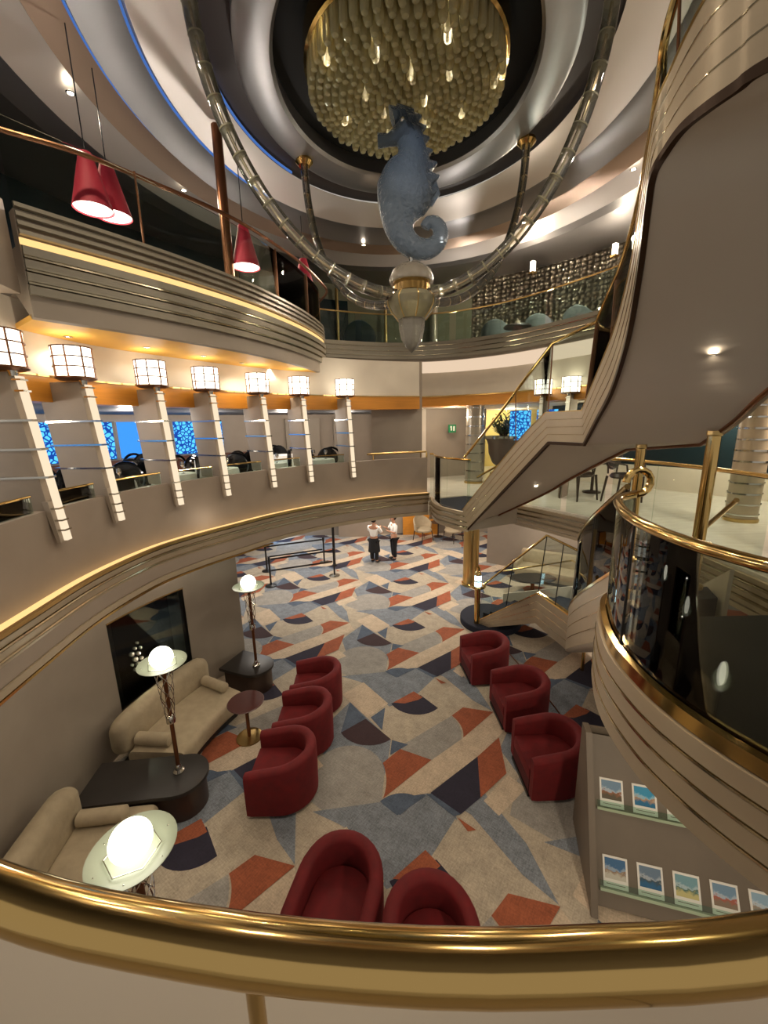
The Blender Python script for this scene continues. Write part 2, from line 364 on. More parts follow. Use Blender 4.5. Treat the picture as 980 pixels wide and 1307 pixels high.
SHAPES = [   # (layer, colour index, polygon) drawn on one repeat of the carpet
    (1, 3, [B(20, 240), B(120, 145)] + arc3(B(255, 270), B(235, 380), B(200, 500)) + [B(60, 480)]),
    (1, 2, arc3(B(20, 330), B(180, 300), B(232, 400)) + [B(225, 470), B(100, 560), B(-60, 430)]),
    (2, 3, [B(90, 60), B(240, 45)] + arc3(B(270, 32), B(385, 60), B(375, 120)) + [B(250, 160), B(160, 80)]),
    (3, 4, [B(240, 48)] + arc3(B(245, 45), B(290, 29), B(335, 36)) + [B(272, 64)]),
    (2, 1, [B(340, 120), B(395, 68), B(440, 85), B(525, 140), B(490, 165), B(455, 190), B(300, 280), B(250, 170)]),
    (3, 1, arc3(B(262, 158), B(222, 215), B(300, 282)) + [B(470, 185), B(525, 140), B(440, 85), B(355, 130)]),
    (4, 2, [B(300, 282), B(455, 190)] + arc3(B(458, 195), B(488, 255), B(405, 335)) + arc3(B(400, 335), B(340, 332), B(290, 302))),
    (5, 5, [B(256, 150), B(352, 122), B(410, 165)] + arc3(B(409, 166), B(335, 187), B(257, 152))),
    (6, 7, [B(262, 147), B(330, 110), B(360, 130), B(345, 138), B(300, 150)]),
    (5, 6, [B(172, 200)] + arc3(B(255, 268), B(165, 287), B(90, 246))),
    (4, 4, [B(120, 145), B(172, 200), B(90, 246)]),
    (4, 4, [B(236, 163), B(188, 196), B(226, 238)]),
    (4, 4, [B(258, 270), B(312, 285), B(252, 320)]),
    (3, 0, [B(95, 120), B(165, 80), B(246, 150), B(176, 196)]),
    (6, 7, [B(285, 300), B(388, 336), B(230, 462)] + arc3(B(230, 460), B(240, 400), B(228, 346))),
    (6, 7, [B(455, 190), B(492, 163), B(592, 178), B(494, 262)] + arc3(B(493, 262), B(486, 225), B(458, 192))),
    (5, 0, [B(222, 470), B(388, 337), B(495, 262), B(592, 180), B(640, 228), B(545, 322), B(380, 445)]),
    (7, 5, [B(385, 445), B(540, 325), B(550, 460), B(485, 515)]),
    (7, 7, [B(540, 325), B(610, 262), B(635, 380), B(550, 460)]),
    (6, 4, [B(372, 450), B(388, 446), B(485, 515), B(462, 522)]),
    (6, 4, [B(218, 472)] + arc3(B(222, 470), B(300, 446), B(350, 462)) + [B(285, 518)]),
    (7, 7, [B(400, 66), B(438, 83), B(420, 85)]),
    (2, 3, [B(350, 30), B(430, 62), B(525, 140), B(590, 176), B(540, 100), B(455, 25)]),
    (1, 3, arc3(B(235, 480), B(330, 440), B(470, 520)) + arc3(B(480, 600), B(420, 700), B(330, 690)) + [B(160, 590)]),
    (2, 0, [B(560, 470), B(640, 385), B(700, 430), B(610, 520)]),
]
def poly_fan(poly): return list(reversed(poly)) if sum(poly[i].x * poly[(i + 1) % len(poly)].y - poly[(i + 1) % len(poly)].x * poly[i].y for i in range(len(poly))) < 0 else list(poly)
fl = MB(); fl.add([(-12, -4, 0), (12, -4, 0), (12, 20, 0), (-12, 20, 0)], [(0, 1, 2, 3)], 1)
for i in range(-4, 4):
    for j in range(-3, 6):
        o = LA * i + LB * j
        for ns, (lay, ci, poly) in enumerate(SHAPES):
            pts = [q + o for q in poly_fan(poly)]
            if max(q.x for q in pts) > 12 or min(q.x for q in pts) < -12 or max(q.y for q in pts) > 20 or min(q.y for q in pts) < -4: continue
            fl.add([(q.x, q.y, .0010 * lay + .00003 * ns + .00001 * ((i + 2 * j) % 3)) for q in pts], [tuple(range(len(pts)))], ci)
floor = fl.build('floor', ['c_cream', 'c_beige', 'c_grey', 'c_blue', 'c_steel', 'c_navy', 'c_plum', 'c_rust'], smooth=False)
struct(floor, 'carpet with rust, navy, cream and blue-grey geometric shapes', 'floor')

# ================================================================ PLAN CURVES
COVE = [(-2.75, 1.2), (-2.95, 2.2), (-3.1, 3.2), (-3.2, 4.2), (-3.1, 5.15), (-2.83, 5.8), (-2.45, 6.42), (-2.0, 7.1), (-1.4, 7.76), (-.65, 8.3), (.18, 8.75), (1.05, 9.02)]
EDGE6 = P2(spline(COVE, 72))           # outline of the middle-deck balcony; its left-hand normal points outward (to the restaurant)
WALL5 = P2(spline([(-3.3, -.5), (-3.9, 1.5), (-4.3, 3.), (-4.5, 4.5), (-4.5, 5.6), (-4.25, 6.6), (-3.8, 7.5), (-3.2, 8.15)], 96))
D7L = P2(spline([(-3.25, 4.1), (-2.77, 4.75), (-2.28, 5.5), (-1.8, 6.42), (-1.4, 7.6), (-1.2, 8.6), (-1.2, 9.25), (-1.5, 9.75), (-2.1, 9.95)], 60))
D7R = P2(spline([(-1.6, 10.32), (-1.07, 10.6), (.0, 11.0), (.8, 11.1), (1.6, 11.0), (2.4, 10.6), (3.1, 10.0), (3.75, 9.1), (4.3, 8.1), (4.6, 7.1), (4.7, 6.0)], 60))
def slats(parent, path, o0, o1, z0, z1, n, m1='slat', gap=.026, line=True, side=1):
    h = (z1 - z0) / n
    for k in range(n):
        a, b = z0 + k * h + gap / 2, z0 + (k + 1) * h - gap / 2
        s0 = o0 + (o1 - o0) * (k / n); s1 = o0 + (o1 - o0) * ((k + 1) / n)
        sl = MB().sweep(path, [(s0 + .03, a), (s0 - .006, a + .006), (s1 - .006, b - .006), (s1 + .03, b)], side).build('slat', m1, parent)
        if line and k < n - 1:
            MB().sweep(path, band(s1 - .014, s1 + .02, b + .006, b + gap - .004), side).build('inlay_strip', 'steel_line', sl)

WASH = []
# ---------------------------------------------------------------- wall below the balcony with its display niche
def s_of(px, py, path):
    d = ray(px, py); ang = math.atan2(d.x, d.y); best = (9, 0)
    for i, q in enumerate(path):
        e = abs(math.atan2(q[0], q[1]) - ang)
        if e < best[0] and q[1] > 1: best = (e, i)
    i = best[1]; return i, gd(px, py, math.hypot(*path[i])).z
i0, zt0 = s_of(137, 800, WALL5); i1, zt1 = s_of(232, 750, WALL5); _, zb0 = s_of(155, 910, WALL5); _, zb1 = s_of(242, 845, WALL5)
i0, i1 = min(i0, i1), max(i0, i1)
NZ0, NZ1 = (zb0 + zb1) / 2, (zt0 + zt1) / 2
w = MB()
w.sweep(WALL5[:i0 + 1], band(0, .5, 0, 3.2)); w.sweep(WALL5[i1:], band(0, .5, 0, 3.2))
w.sweep(WALL5[i0:i1 + 1], band(0, .5, 0, NZ0)); w.sweep(WALL5[i0:i1 + 1], band(0, .5, NZ1, 3.2))
wl = w.build('wall_left', 'taupe'); struct(wl, 'curved taupe wall under the balcony behind the sofas', 'wall')
nch = thing('display_niche', 'black display niche in the curved wall, brass edged', 'niche', (WALL5[(i0 + i1) // 2][0], WALL5[(i0 + i1) // 2][1], NZ0))
np_ = WALL5[i0:i1 + 1]
MB().sweep(np_, band(.40, .46, NZ0, NZ1)).build('back_panel', 'black_gloss', nch)
MB().sweep(np_, band(.02, .40, NZ0, NZ0 + .03)).build('sill', 'black_gloss', nch)
MB().sweep(np_, band(.02, .40, NZ1 - .02, NZ1)).build('head', 'black', nch)
for e in (np_[0:2], np_[-2:]):
    MB().sweep(e, band(.02, .40, NZ0, NZ1)).build('jamb', 'black', nch)
MB().sweep(np_, band(.015, .025, NZ0 + .03, NZ1 - .02)).build('glass_pane', 'glass', nch)
for za, zb in ((NZ0 - .02, NZ0), (NZ1, NZ1 + .02)): MB().sweep(np_, band(-.012, .02, za, zb)).build('brass_edge', 'gold_soft', nch)
# crystal sculpture in the niche
k = min(range(i0, i1), key=lambda q_: abs(math.atan2(*offset(WALL5, .22)[q_]) - math.atan2(ray(168, 840).x, ray(168, 840).y))); cp = offset(WALL5, .22)[k]
sc = thing('crystal_sculpture', 'tall crystal bead sculpture in the black niche', 'sculpture', (cp[0], cp[1], NZ0 + .03))
MB().lathe([(.001, NZ0 + .03), (.14, NZ0 + .03), (.14, NZ0 + .06), (.02, NZ0 + .08), (.015, NZ1 - .25), (.001, NZ1 - .2)], cp, 16).build('stem', 'chrome', sc)
bd = MB()
for q in range(130):
    t = q / 129; a = q * 2.4; rr = .19 * math.sin(math.pi * (t * .85 + .1)) + .02
    bd.sphere((cp[0] + rr * math.cos(a), cp[1] + rr * math.sin(a), NZ0 + .15 + t * (NZ1 - NZ0 - .4)), .026 + .018 * random.random(), 8)
tag(bd.build('crystal_beads', 'bead', sc), kind='stuff')
light('niche_light', 'POINT', (cp[0] + .08, cp[1] - .14, NZ1 - .15), 8, WARM, .02)
light('niche_light', 'POINT', (cp[0] + .02, cp[1] - .30, NZ0 + .6), 8, WARM, .02)

for k, w_ in ((34, 'nearest'), (50, 'second'), (64, 'third'), (80, 'farthest')):
    q = offset(WALL5, -.42)[k]; WASH.append((q, w_))
# ---------------------------------------------------------------- middle deck balcony
bal = MB()
bal.sweep(EDGE6, [(.03, 3.70), (.14, 3.70), (.14, 4.53), (.26, 4.53), (.26, 3.22), (.12, 3.2), (.03, 3.3)])
gl = bal.build('wall_balcony', 'taupe_dark'); struct(gl, 'curved taupe parapet of the restaurant balcony', 'wall')
o = MB().sweep(EDGE6, band(.26, 2.2, 3.22, 3.84)).build('floor_balcony', 'wood_dark'); struct(o, 'restaurant balcony floor slab', 'floor')
f6 = thing('trim_1', 'ribbed metal fascia along the restaurant balcony edge', 'trim', (-3.1, 5.1, 3.25)); tag(f6, kind='structure')
slats(f6, EDGE6, .06, .0, 3.30, 3.70, 4)
MB().sweep(EDGE6, band(-.02, .03, 3.70, 3.735)).build('ledge', 'gold_soft', f6)
MB().sweep(EDGE6, band(.035, .135, 3.70, 3.73)).build('cove_glow', 'cove', f6)
MB().sweep(EDGE6, [(.06, 3.21), (.02, 3.22), (.02, 3.285), (.06, 3.29)]).build('lower_band', 'slat', f6)
MB().sweep(sub(EDGE6, 0, .62), band(.03, .06, 3.175, 3.2)).build('brass_edge', 'gold', f6)
light('cove_light', 'POINT', (-2.6, 6.0, 3.9), 2, WARM, .2)
# pillars with lanterns
FEET = [(-3.10, 3.02), (-3.19, 3.9), (-3.12, 4.8), (-2.90, 5.65), (-2.52, 6.45), (-2.03, 7.18), (-1.38, 7.85), (-.60, 8.40)]
NAMES = ['nearest, partly out of frame', 'second from the left edge', 'third from the left edge', 'fourth along the balcony', 'fourth from the far end', 'third from the far end', 'next to last at the far end', 'last at the far end', 'left one behind the stair glass', 'right one behind the stair glass']
def fin(ft, idx, free=None):
    # nearest path point and outward normal
    N_ = normals(EDGE6); i = min(range(len(EDGE6)), key=lambda q: (EDGE6[q][0] - ft[0]) ** 2 + (EDGE6[q][1] - ft[1]) ** 2)
    n = Vector((N_[i][0], N_[i][1], 0)); t = Vector((n.y, -n.x, 0)); b = Vector((EDGE6[i][0], EDGE6[i][1], 0)) + n * .04
    if free: n = Vector((free[0], free[1], 0)).normalized(); t = Vector((n.y, -n.x, 0)); b = Vector((ft[0], ft[1], 0))
    root = thing('lantern_pillar', 'leaning taupe fin pillar with light strip and metal bands, ' + NAMES[idx], 'pillar', tuple(b + Vector((0, 0, 4.2))), 'pillars of the restaurant balcony')
    if free: MB().hexa([P0 + Vector((0, 0, 3.6)) for P0 in (b + n * .05 - t * .045, b + n * .5 - t * .045, b + n * .5 + t * .045, b + n * .05 + t * .045)], [P0 + Vector((0, 0, 4.5)) for P0 in (b + n * .08 - t * .045, b + n * .6 - t * .045, b + n * .6 + t * .045, b + n * .08 + t * .045)]).build('fin_foot', 'taupe', root)
    lean = lambda z: (z - 4.2) * .09            # the front edge leans back towards the top
    def P(o, s, z): return b + n * o + t * s + Vector((0, 0, z))
    f = MB()
    f.hexa([P(.05 + lean(4.5), -.045, 4.5), P(.60, -.045, 4.5), P(.60, .045, 4.5), P(.05 + lean(4.5), .045, 4.5)],
           [P(.05 + lean(5.84), -.045, 5.84), P(.74, -.045, 5.84), P(.74, .045, 5.84), P(.05 + lean(5.84), .045, 5.84)])
    f.build('fin_panel', 'taupe', root, bevel=.01)
    MB().hexa([P(.015, -.06, 4.2), P(.05, -.06, 4.2), P(.05, .06, 4.2), P(.015, .06, 4.2)],
              [P(.03 + lean(4.6), -.06, 4.62), P(.12, -.06, 4.62), P(.12, .06, 4.62), P(.03 + lean(4.6), .06, 4.62)]).build('foot_bracket', 'taupe', root)
    MB().hexa([P(-.035, -.034, 4.22), P(.0, -.034, 4.22), P(.0, .034, 4.22), P(-.035, .034, 4.22)],
              [P(-.035 + lean(5.8), -.034, 5.8), P(lean(5.8), -.034, 5.8), P(lean(5.8), .034, 5.8), P(-.035 + lean(5.8), .034, 5.8)]).build('light_strip', 'strip', root)
    for z in (4.85, 5.12, 5.39):
        q = MB(); c0 = P(-.045 + lean(z), -.055, z); c1 = P(.70, -.055, z); c2 = P(.70, .055, z); c3 = P(-.045 + lean(z), .055, z)
        q.hexa([c0, c1, c2, c3], [v + Vector((0, 0, .02)) for v in (c0, c1, c2, c3)]).build('metal_band', 'chrome', root)
    for z in (4.32, 4.42, 4.54, 5.66, 5.76):
        q = MB(); c = [P(-.05 + lean(z), -.048, z), P(.03 + lean(z), -.048, z), P(.03 + lean(z), .048, z), P(-.05 + lean(z), .048, z)]
        q.hexa(c, [v + Vector((0, 0, .016)) for v in c]).build('clip', 'chrome', root)
    # lantern
    lc = P(.26, 0, 0); r = .19
    ln = thing('wall_lantern', 'glowing white drum lantern on the pillar ' + NAMES[idx], 'lantern', (lc.x, lc.y, 5.87), 'lanterns of the restaurant balcony')
    MB().lathe([(.001, 5.85), (.16, 5.85), (r + .012, 5.87), (r + .012, 5.885), (.001, 5.885)], (lc.x, lc.y), 20).build('base_ring', 'bronze', ln)
    MB().lathe([(.001, 5.885), (r - .01, 5.885), (r, 6.20), (.001, 6.20)], (lc.x, lc.y), 20).build('glass_drum', 'lantern', ln); gd_ = ln.children[-1]
    for z in (5.985, 6.09, 6.195): MB().lathe([(r - .006, z), (r + .010, z), (r + .010, z + .012), (r - .006, z + .012), (r - .006, z)], (lc.x, lc.y), 20).build('frame_ring', 'bronze', gd_)
    for q in range(8):
        a = q * math.pi / 4 + .3; p = (lc.x + (r + .003) * math.cos(a), lc.y + (r + .003) * math.sin(a))
        MB().box((p[0], p[1], 6.04), (.012, .014, .32), a).build('frame_bar', 'bronze', gd_)
    MB().cyl(P(.03 + lean(5.84), 0, 5.80), P(.03 + lean(5.88), 0, 5.885), .035, .05, 12).build('socket', 'chrome', ln)
for i, ft in enumerate(FEET): fin(ft, i)
for i, (px, d_) in enumerate(((689, 9.9), (722, 9.6))):
    q = gd(px, 520, d_); fin((q.x, q.y), 8 + i, (q.x - 1.6, q.y - 6.0))
# low glass with brass rail between the pillars
for i in range(len(FEET)):
    a = FEET[i]; bq = FEET[i + 1] if i + 1 < len(FEET) else None
    if bq is None: continue
    ia = min(range(len(EDGE6)), key=lambda q: (EDGE6[q][0] - a[0]) ** 2 + (EDGE6[q][1] - a[1]) ** 2)
    ib = min(range(len(EDGE6)), key=lambda q: (EDGE6[q][0] - bq[0]) ** 2 + (EDGE6[q][1] - bq[1]) ** 2)
    seg = EDGE6[ia + 1:ib]
    nm = ['first gap from the left edge', 'second gap from the left edge', 'third gap', 'fourth gap', 'third gap from the far end', 'second gap from the far end', 'last gap at the far end'][i]
    gr = thing('glass_screen', 'low glass screen with thin brass rail between pillars, ' + nm, 'screen', (seg[0][0], seg[0][1], 4.53), 'low screens on the parapet')
    MB().sweep(seg, band(.19, .20, 4.53, 4.68)).build('glass_panel', 'glass', gr)
    MB().tube([(q[0], q[1], 4.69) for q in offset(seg, .195)], .012, 8).build('rail', 'gold', gr)
# header beam, light wall and soffit of the upper balcony
hd = MB(); hd.sweep(EDGE6, band(.62, .9, 5.9, 6.66)); o = hd.build('wall_header', 'cream'); struct(o, 'cream wall band above the lanterns', 'wall')
hb = MB(); hb.sweep(EDGE6, band(.60, .92, 5.62, 5.9)); o = hb.build('trim_2', 'orange_wood'); struct(o, 'orange wood beam over the restaurant openings', 'trim')
MB().sweep(EDGE6, band(.585, .6, 5.895, 5.915)).build('brass_line', 'gold', o)
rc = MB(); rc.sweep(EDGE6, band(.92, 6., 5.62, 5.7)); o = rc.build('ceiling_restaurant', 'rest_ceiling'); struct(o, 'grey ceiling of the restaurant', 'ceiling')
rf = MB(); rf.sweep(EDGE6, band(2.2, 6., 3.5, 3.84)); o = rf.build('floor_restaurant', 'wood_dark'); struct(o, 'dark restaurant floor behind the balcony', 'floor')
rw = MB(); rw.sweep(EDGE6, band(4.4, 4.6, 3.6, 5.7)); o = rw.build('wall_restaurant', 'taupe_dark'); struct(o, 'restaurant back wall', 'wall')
rd = MB(); rd.sweep(sub(EDGE6, .0, .8), band(4.3, 4.42, 3.6, 4.62)); o = rd.build('trim_3', 'brown_dado'); struct(o, 'brown dado in the restaurant', 'trim')
wi = 0
for k in range(2, 50, 5):
    sg = EDGE6[k:k + 6]; wi += 1
    wn = MB().sweep(sg, band(4.33, 4.40, 4.66, 5.46)).build('window_%d' % wi, 'lattice_blue' if wi % 3 else 'screen_blue'); struct(wn, 'blue lattice window of the restaurant', 'window')
    q = offset(EDGE6, 4.31)[k]; MB().box((q[0], q[1], 5.06), (.06, .06, .84), 0).build('mullion', 'slat', wn)
for a, bq in ((.82, .85), (.86, .89), (.90, .93)):
    wi += 1
    wn = MB().sweep(sub(EDGE6, a, bq), band(4.30, 4.40, 3.7, 5.5)).build('window_%d' % wi, 'taupe'); struct(wn, 'grey curtain panel in the restaurant', 'curtain')
for i, q in enumerate(offset(EDGE6, 2.2)[10::9]): light('restaurant_light', 'POINT', (q[0], q[1], 5.45), 44, (1, .88, .74), .15)

# restaurant tables and chairs
def dining_chair(mat_='black'):
    r = thing('dining_chair', 'x', 'chair')
    MB().lathe([(.001, .40), (.22, .40), (.24, .43), (.22, .47), (.001, .48)], (0, 0), 20).build('seat', mat_, r)
    pts = []
    b = MB(); R_ = []
    for k in range(13):
        a = math.pi * k / 12; x = .24 * math.cos(a); z = .70 + .26 * math.sin(a) if True else 0
        R_.append([(x, .23, z), (x * .85, .23, .60 + (z - .60) * .86), (x * .85, .26, .60 + (z - .60) * .86), (x, .26, z)])
    b.rings(R_); b.build('back_frame', mat_, r)
    MB().prism([(.2 * math.cos(math.pi * 2 * k / 20), .2 * math.sin(math.pi * 2 * k / 20)) for k in range(20)], 0, .02).build('back_pad', mat_, r)
    pad = r.children[-1]; pad.rotation_euler = (math.radians(90), 0, 0); pad.location = (0, .26, .72)
    for x, y in ((-.17, -.17), (.17, -.17), (-.17, .19), (.17, .19)): MB().cyl((x, y, .42), (x * 1.12, y * 1.12, 0), .02, .014, 8).build('leg', 'wood_dark', r)
    return r
ch0 = dining_chair('black_gloss')
def dining_table():
    r = thing('dining_table', 'x', 'table')
    MB().lathe([(.001, .74), (.32, .74), (.33, .70), (.35, .42), (.34, .42), (.31, .70), (.001, .70)], (0, 0), 24).build('tablecloth', 'linen', r)
    MB().lathe([(.001, 0), (.24, 0), (.24, .03), (.04, .06), (.04, .70), (.001, .70)], (0, 0), 16).build('pedestal', 'wood_dark', r)
    return r
tb0 = dining_table()
def glassware():
    r = thing('wine_glass', 'x', 'glass')
    MB().lathe([(.001, 0), (.035, 0), (.004, .01), (.004, .09), (.035, .13), (.03, .19)], (0, 0), 12).build('bowl', 'clear_crystal', r)
    return r
gl0 = glassware()
uc = ut = ug = 0; N6 = normals(EDGE6)
SLOT = ['the first gap from the left edge', 'the second gap from the left', 'the third gap from the left', 'the fourth gap from the left', 'the third gap from the far end', 'the second gap from the far end', 'the last gap at the far end']
def near6(x, y): return min(range(len(EDGE6)), key=lambda q: (EDGE6[q][0] - x) ** 2 + (EDGE6[q][1] - y) ** 2)
for i in range(7):
    j = near6((FEET[i][0] + FEET[i + 1][0]) / 2, (FEET[i][1] + FEET[i + 1][1]) / 2); n = N6[j]; e = EDGE6[j]; rz = math.atan2(n[1], n[0]) - math.pi / 2
    q = (e[0] + n[0] * .78, e[1] + n[1] * .78)
    place(tb0, ut, (q[0], q[1], 3.841), 0, 'round white-clothed table seen through ' + SLOT[i], 'restaurant tables'); ut = 1
    place(ch0, uc, (e[0] + n[0] * 1.75, e[1] + n[1] * 1.75, 3.841), rz + .2, 'black round-backed dining chair behind the table in ' + SLOT[i], 'restaurant chairs'); uc = 1
    j2 = near6(*FEET[i + 1]); n2 = N6[j2]; e2 = EDGE6[j2]
    place(ch0, uc, (e2[0] + n2[0] * 1.24, e2[1] + n2[1] * 1.24, 3.841), rz + (.9 if i % 2 else -.7), 'black round-backed chair by the fin right of ' + SLOT[i], 'restaurant chairs')
    for s_, w_ in ((-.13, 'left'), (.13, 'right')):
        place(gl0, ug, (q[0] + s_, q[1] + .05, 4.582), 0, 'stemmed glass, %s one on the white table in %s' % (w_, SLOT[i]), 'restaurant glasses'); ug = 1

for i in range(1, 7):
    j = near6((FEET[i][0] + FEET[i + 1][0]) / 2, (FEET[i][1] + FEET[i + 1][1]) / 2) if i < 7 else 0; n = N6[j]; e = EDGE6[j]; rz = math.atan2(n[1], n[0]) - math.pi / 2
    q = (e[0] + n[0] * 2.75, e[1] + n[1] * 2.75)
    place(tb0, 1, (q[0], q[1], 3.841), 0, 'white-clothed table deeper inside, behind ' + SLOT[i], 'inner restaurant tables')
    place(ch0, 1, (e[0] + n[0] * 3.45, e[1] + n[1] * 3.45, 3.841), rz, 'black chair at the inner table behind ' + SLOT[i], 'inner restaurant chairs')
# ---------------------------------------------------------------- upper deck, left balcony
u7 = MB()
u7.sweep(D7L, [(.06, 6.53), (.06, 7.28), (.2, 7.28), (.2, 7.0), (3.2, 7.0), (3.2, 6.66), (.5, 6.66), (.12, 6.35), (.06, 6.36)])
o = u7.build('wall_upper_balcony', 'taupe'); struct(o, 'taupe body of the curved upper balcony', 'wall')
sf = MB(); sf.sweep(D7L, band(.11, 2.2, 6.352, 6.40)); o = sf.build('ceiling_balcony', 'yellow_soffit'); struct(o, 'warm yellow soffit under the upper balcony', 'ceiling')
t7 = thing('trim_4', 'ribbed grey fascia of the upper balcony with a lit slot', 'trim', (-2.3, 5.5, 6.5)); tag(t7, kind='structure')
slats(t7, D7L, .02, .0, 6.54, 6.98, 4, 'slat_dark')
slats(t7, D7L, .0, .02, 7.04, 7.34, 4, 'slat_dark', line=False)
MB().sweep(D7L, band(.03, .06, 6.985, 7.035)).build('light_slot', 'cove', t7)
# end block at the left of the balcony
eb = MB(); eb.box((-3.95, 3.75, 6.95), (1.3, .5, .78), .2); o = eb.build('wall_end_block', 'taupe_dark', bevel=.01); struct(o, 'grey end block at the left of the upper balcony', 'wall')
# soffit downlights
dl = offset(D7L, .75)
def downlight(loc, label, r=.05, group=None, name='ceiling_downlight', up=False):
    t = thing(name, label, 'downlight', loc, group)
    MB().lathe([(r * .7, loc[2]), (r, loc[2]), (r * 1.15, loc[2] - .008), (r * .75, loc[2] - .012), (r * .7, loc[2])], loc, 16).build('trim_ring', 'chrome', t)
    MB().lathe([(.001, loc[2] - .004), (r * .7, loc[2] - .004)], loc, 16).build('lamp', 'bulb', t)
    return t
for n_, i in enumerate((4, 12, 20, 28, 36, 44)):
    q = dl[i]
    downlight((q[0], q[1], 6.352), 'recessed downlight in the yellow soffit, number %s along the lanterns' % ['one', 'two', 'three', 'four', 'five', 'six'][n_], .04, 'yellow soffit downlights')
    light('soffit_light', 'SPOT', (q[0], q[1], 6.32), 22, WARM, .04, (q[0], q[1], 0), 130)
for (x, y), w_ in WASH:
    downlight((x, y, 3.20), 'added downlight brightening the curved wall, ' + w_ + ' of four', .05, 'added wall downlights')
    light('wall_fill', 'SPOT', (x, y, 3.17), 15, WARM, .05, (x - .05, y, 0), 140)  # added lamps and fittings that lift the tone of the curved wall
# glass and rail on the left upper balcony
g7 = thing('upper_balustrade', 'glass balustrade with bronze rail on the upper left balcony', 'balustrade', (-2.3, 5.5, 7.28))
rp = [gz(*q, 8.05) for q in [(-40, 150), (0, 165), (100, 195), (200, 235), (300, 280), (360, 318)]]
railp = spline([(q.x, q.y) for q in rp] + [(-1.35, 7.7), (-1.15, 8.7), (-1.12, 9.3), (-1.4, 10.0)], 50)
MB().tube([(q[0], q[1], 8.05) for q in railp], .024, 10).build('rail', 'bronze', g7)
for k in range(6):
    sg = sub(offset(D7L, .08), k / 6 + .004, (k + 1) / 6 - .004)
    MB().sweep(sg, band(0, .012, 7.3, 8.02)).build('glass_panel', 'glass_clear', g7)
for k in range(1, 6):
    q = offset(D7L, .09)[k * 10]; MB().cyl((q[0], q[1], 7.28), (q[0], q[1], 8.05), .012, n=8).build('post', 'bronze', g7)

# ---------------------------------------------------------------- upper deck, rear balcony
r7 = MB(); D7Ro = D7R
r7.sweep(D7R, band(.04, .2, 6.88, 7.36))
o = r7.build('wall_rear_balcony', 'taupe'); struct(o, 'curved rear balcony parapet of the upper deck', 'wall')
o = MB().sweep(D7R, band(.2, 2.6, 6.88, 7.0)).build('floor_upper_rear', 'taupe'); struct(o, 'floor slab of the rear upper lounge', 'floor')
t8 = thing('trim_5', 'ribbed fascia of the rear upper balcony', 'trim', (.8, 11.1, 6.9)); tag(t8, kind='structure')
slats(t8, D7R, .02, .02, 6.93, 7.37, 4, 'slat_dark')
MB().sweep(D7R, [(.34, 6.62), (.16, 6.70), (.10, 6.79), (.08, 6.875), (.34, 6.875)]).build('cove_glow', 'cornice_glow', t8)  # glow of hidden cove light put into the cornice as emission
rb = MB(); rb.sweep(D7R, band(.34, .7, 6.02, 6.70)); o = rb.build('wall_rear_beam', 'cream'); struct(o, 'pale beam under the rear upper balcony', 'wall')
ob = MB(); ob.sweep(D7R, band(.33, .72, 5.74, 6.0)); o = ob.build('trim_6', 'orange_wood'); struct(o, 'orange wood band over the rear lobby opening', 'trim')
MB().sweep(D7R, band(.315, .33, 5.99, 6.02)).build('brass_line', 'gold', o)
g8 = thing('upper_balustrade', 'glass balustrade with thin rail on the rear upper balcony', 'balustrade', (.8, 11.1, 7.36))
MB().tube([(q[0], q[1], 8.05) for q in offset(D7R, .1)], .018, 8).build('rail', 'gold_soft', g8)
for k in range(8): MB().sweep(sub(offset(D7R, .1), k / 8 + .004, (k + 1) / 8 - .004), band(0, .012, 7.37, 8.03)).build('glass_panel', 'glass', g8)
# back walls of the upper deck
WB7 = P2(spline([(-7.5, 3.0), (-6.6, 6.5), (-5.0, 10.0), (-2.0, 13.0), (.6, 13.6), (3.2, 13.1), (5.6, 11.2), (7.2, 8.2), (7.6, 5.0)], 90))
for nm, a, bq, mt, lb in (('wall_upper_left', 0, .36, 'teal_dark', 'dark teal glazed wall behind the left upper balcony'), ('wall_upper_back', .36, .62, 'panel_green', 'olive grey panel wall behind the rear balcony'), ('wall_upper_right', .62, 1, 'hammered', 'hammered metallic relief wall of the upper lounge')):
    o = MB().sweep(sub(WB7, a, bq), band(0, .15, 7.0, 9.48)).build(nm, mt); struct(o, lb, 'wall')
dw = MB(); dw.sweep(sub(WB7, .40, .475), band(-.08, 0, 7.0, 9.0)); o = dw.build('window_20', 'teal_dark'); struct(o, 'dark teal window behind the rear balcony chair', 'window')
for a in (.36, .475, .53, .56, .585): 
    q = WB7[int(a * 90)]; o = MB().cyl((q[0], q[1] - .2, 7.0), (q[0], q[1] - .2, 9.3), .12 if a > .55 else .05, n=16).build('trim_7', 'slat_dark' if a > .55 else 'gold_soft'); struct(o, 'upright metal mullion on the rear upper wall', 'trim')
# wall sconces on the hammered wall
for n_, (px, py) in enumerate(((680, 340), (785, 318))):
    q = gd(px, py, 11.2)
    t = thing('wall_sconce', 'small bright sconce on the hammered wall, ' + ('left one' if n_ == 0 else 'right one by the stair'), 'sconce', tuple(q))
    MB().box(tuple(q), (.1, .08, .22), .5).build('lamp', 'lantern', t); MB().box((q.x, q.y, q.z - .14), (.14, .12, .04), .5).build('bracket', 'gold', t)
    light('sconce_light', 'POINT', (q.x - .1, q.y - .3, q.z), 110, WARM, .05)
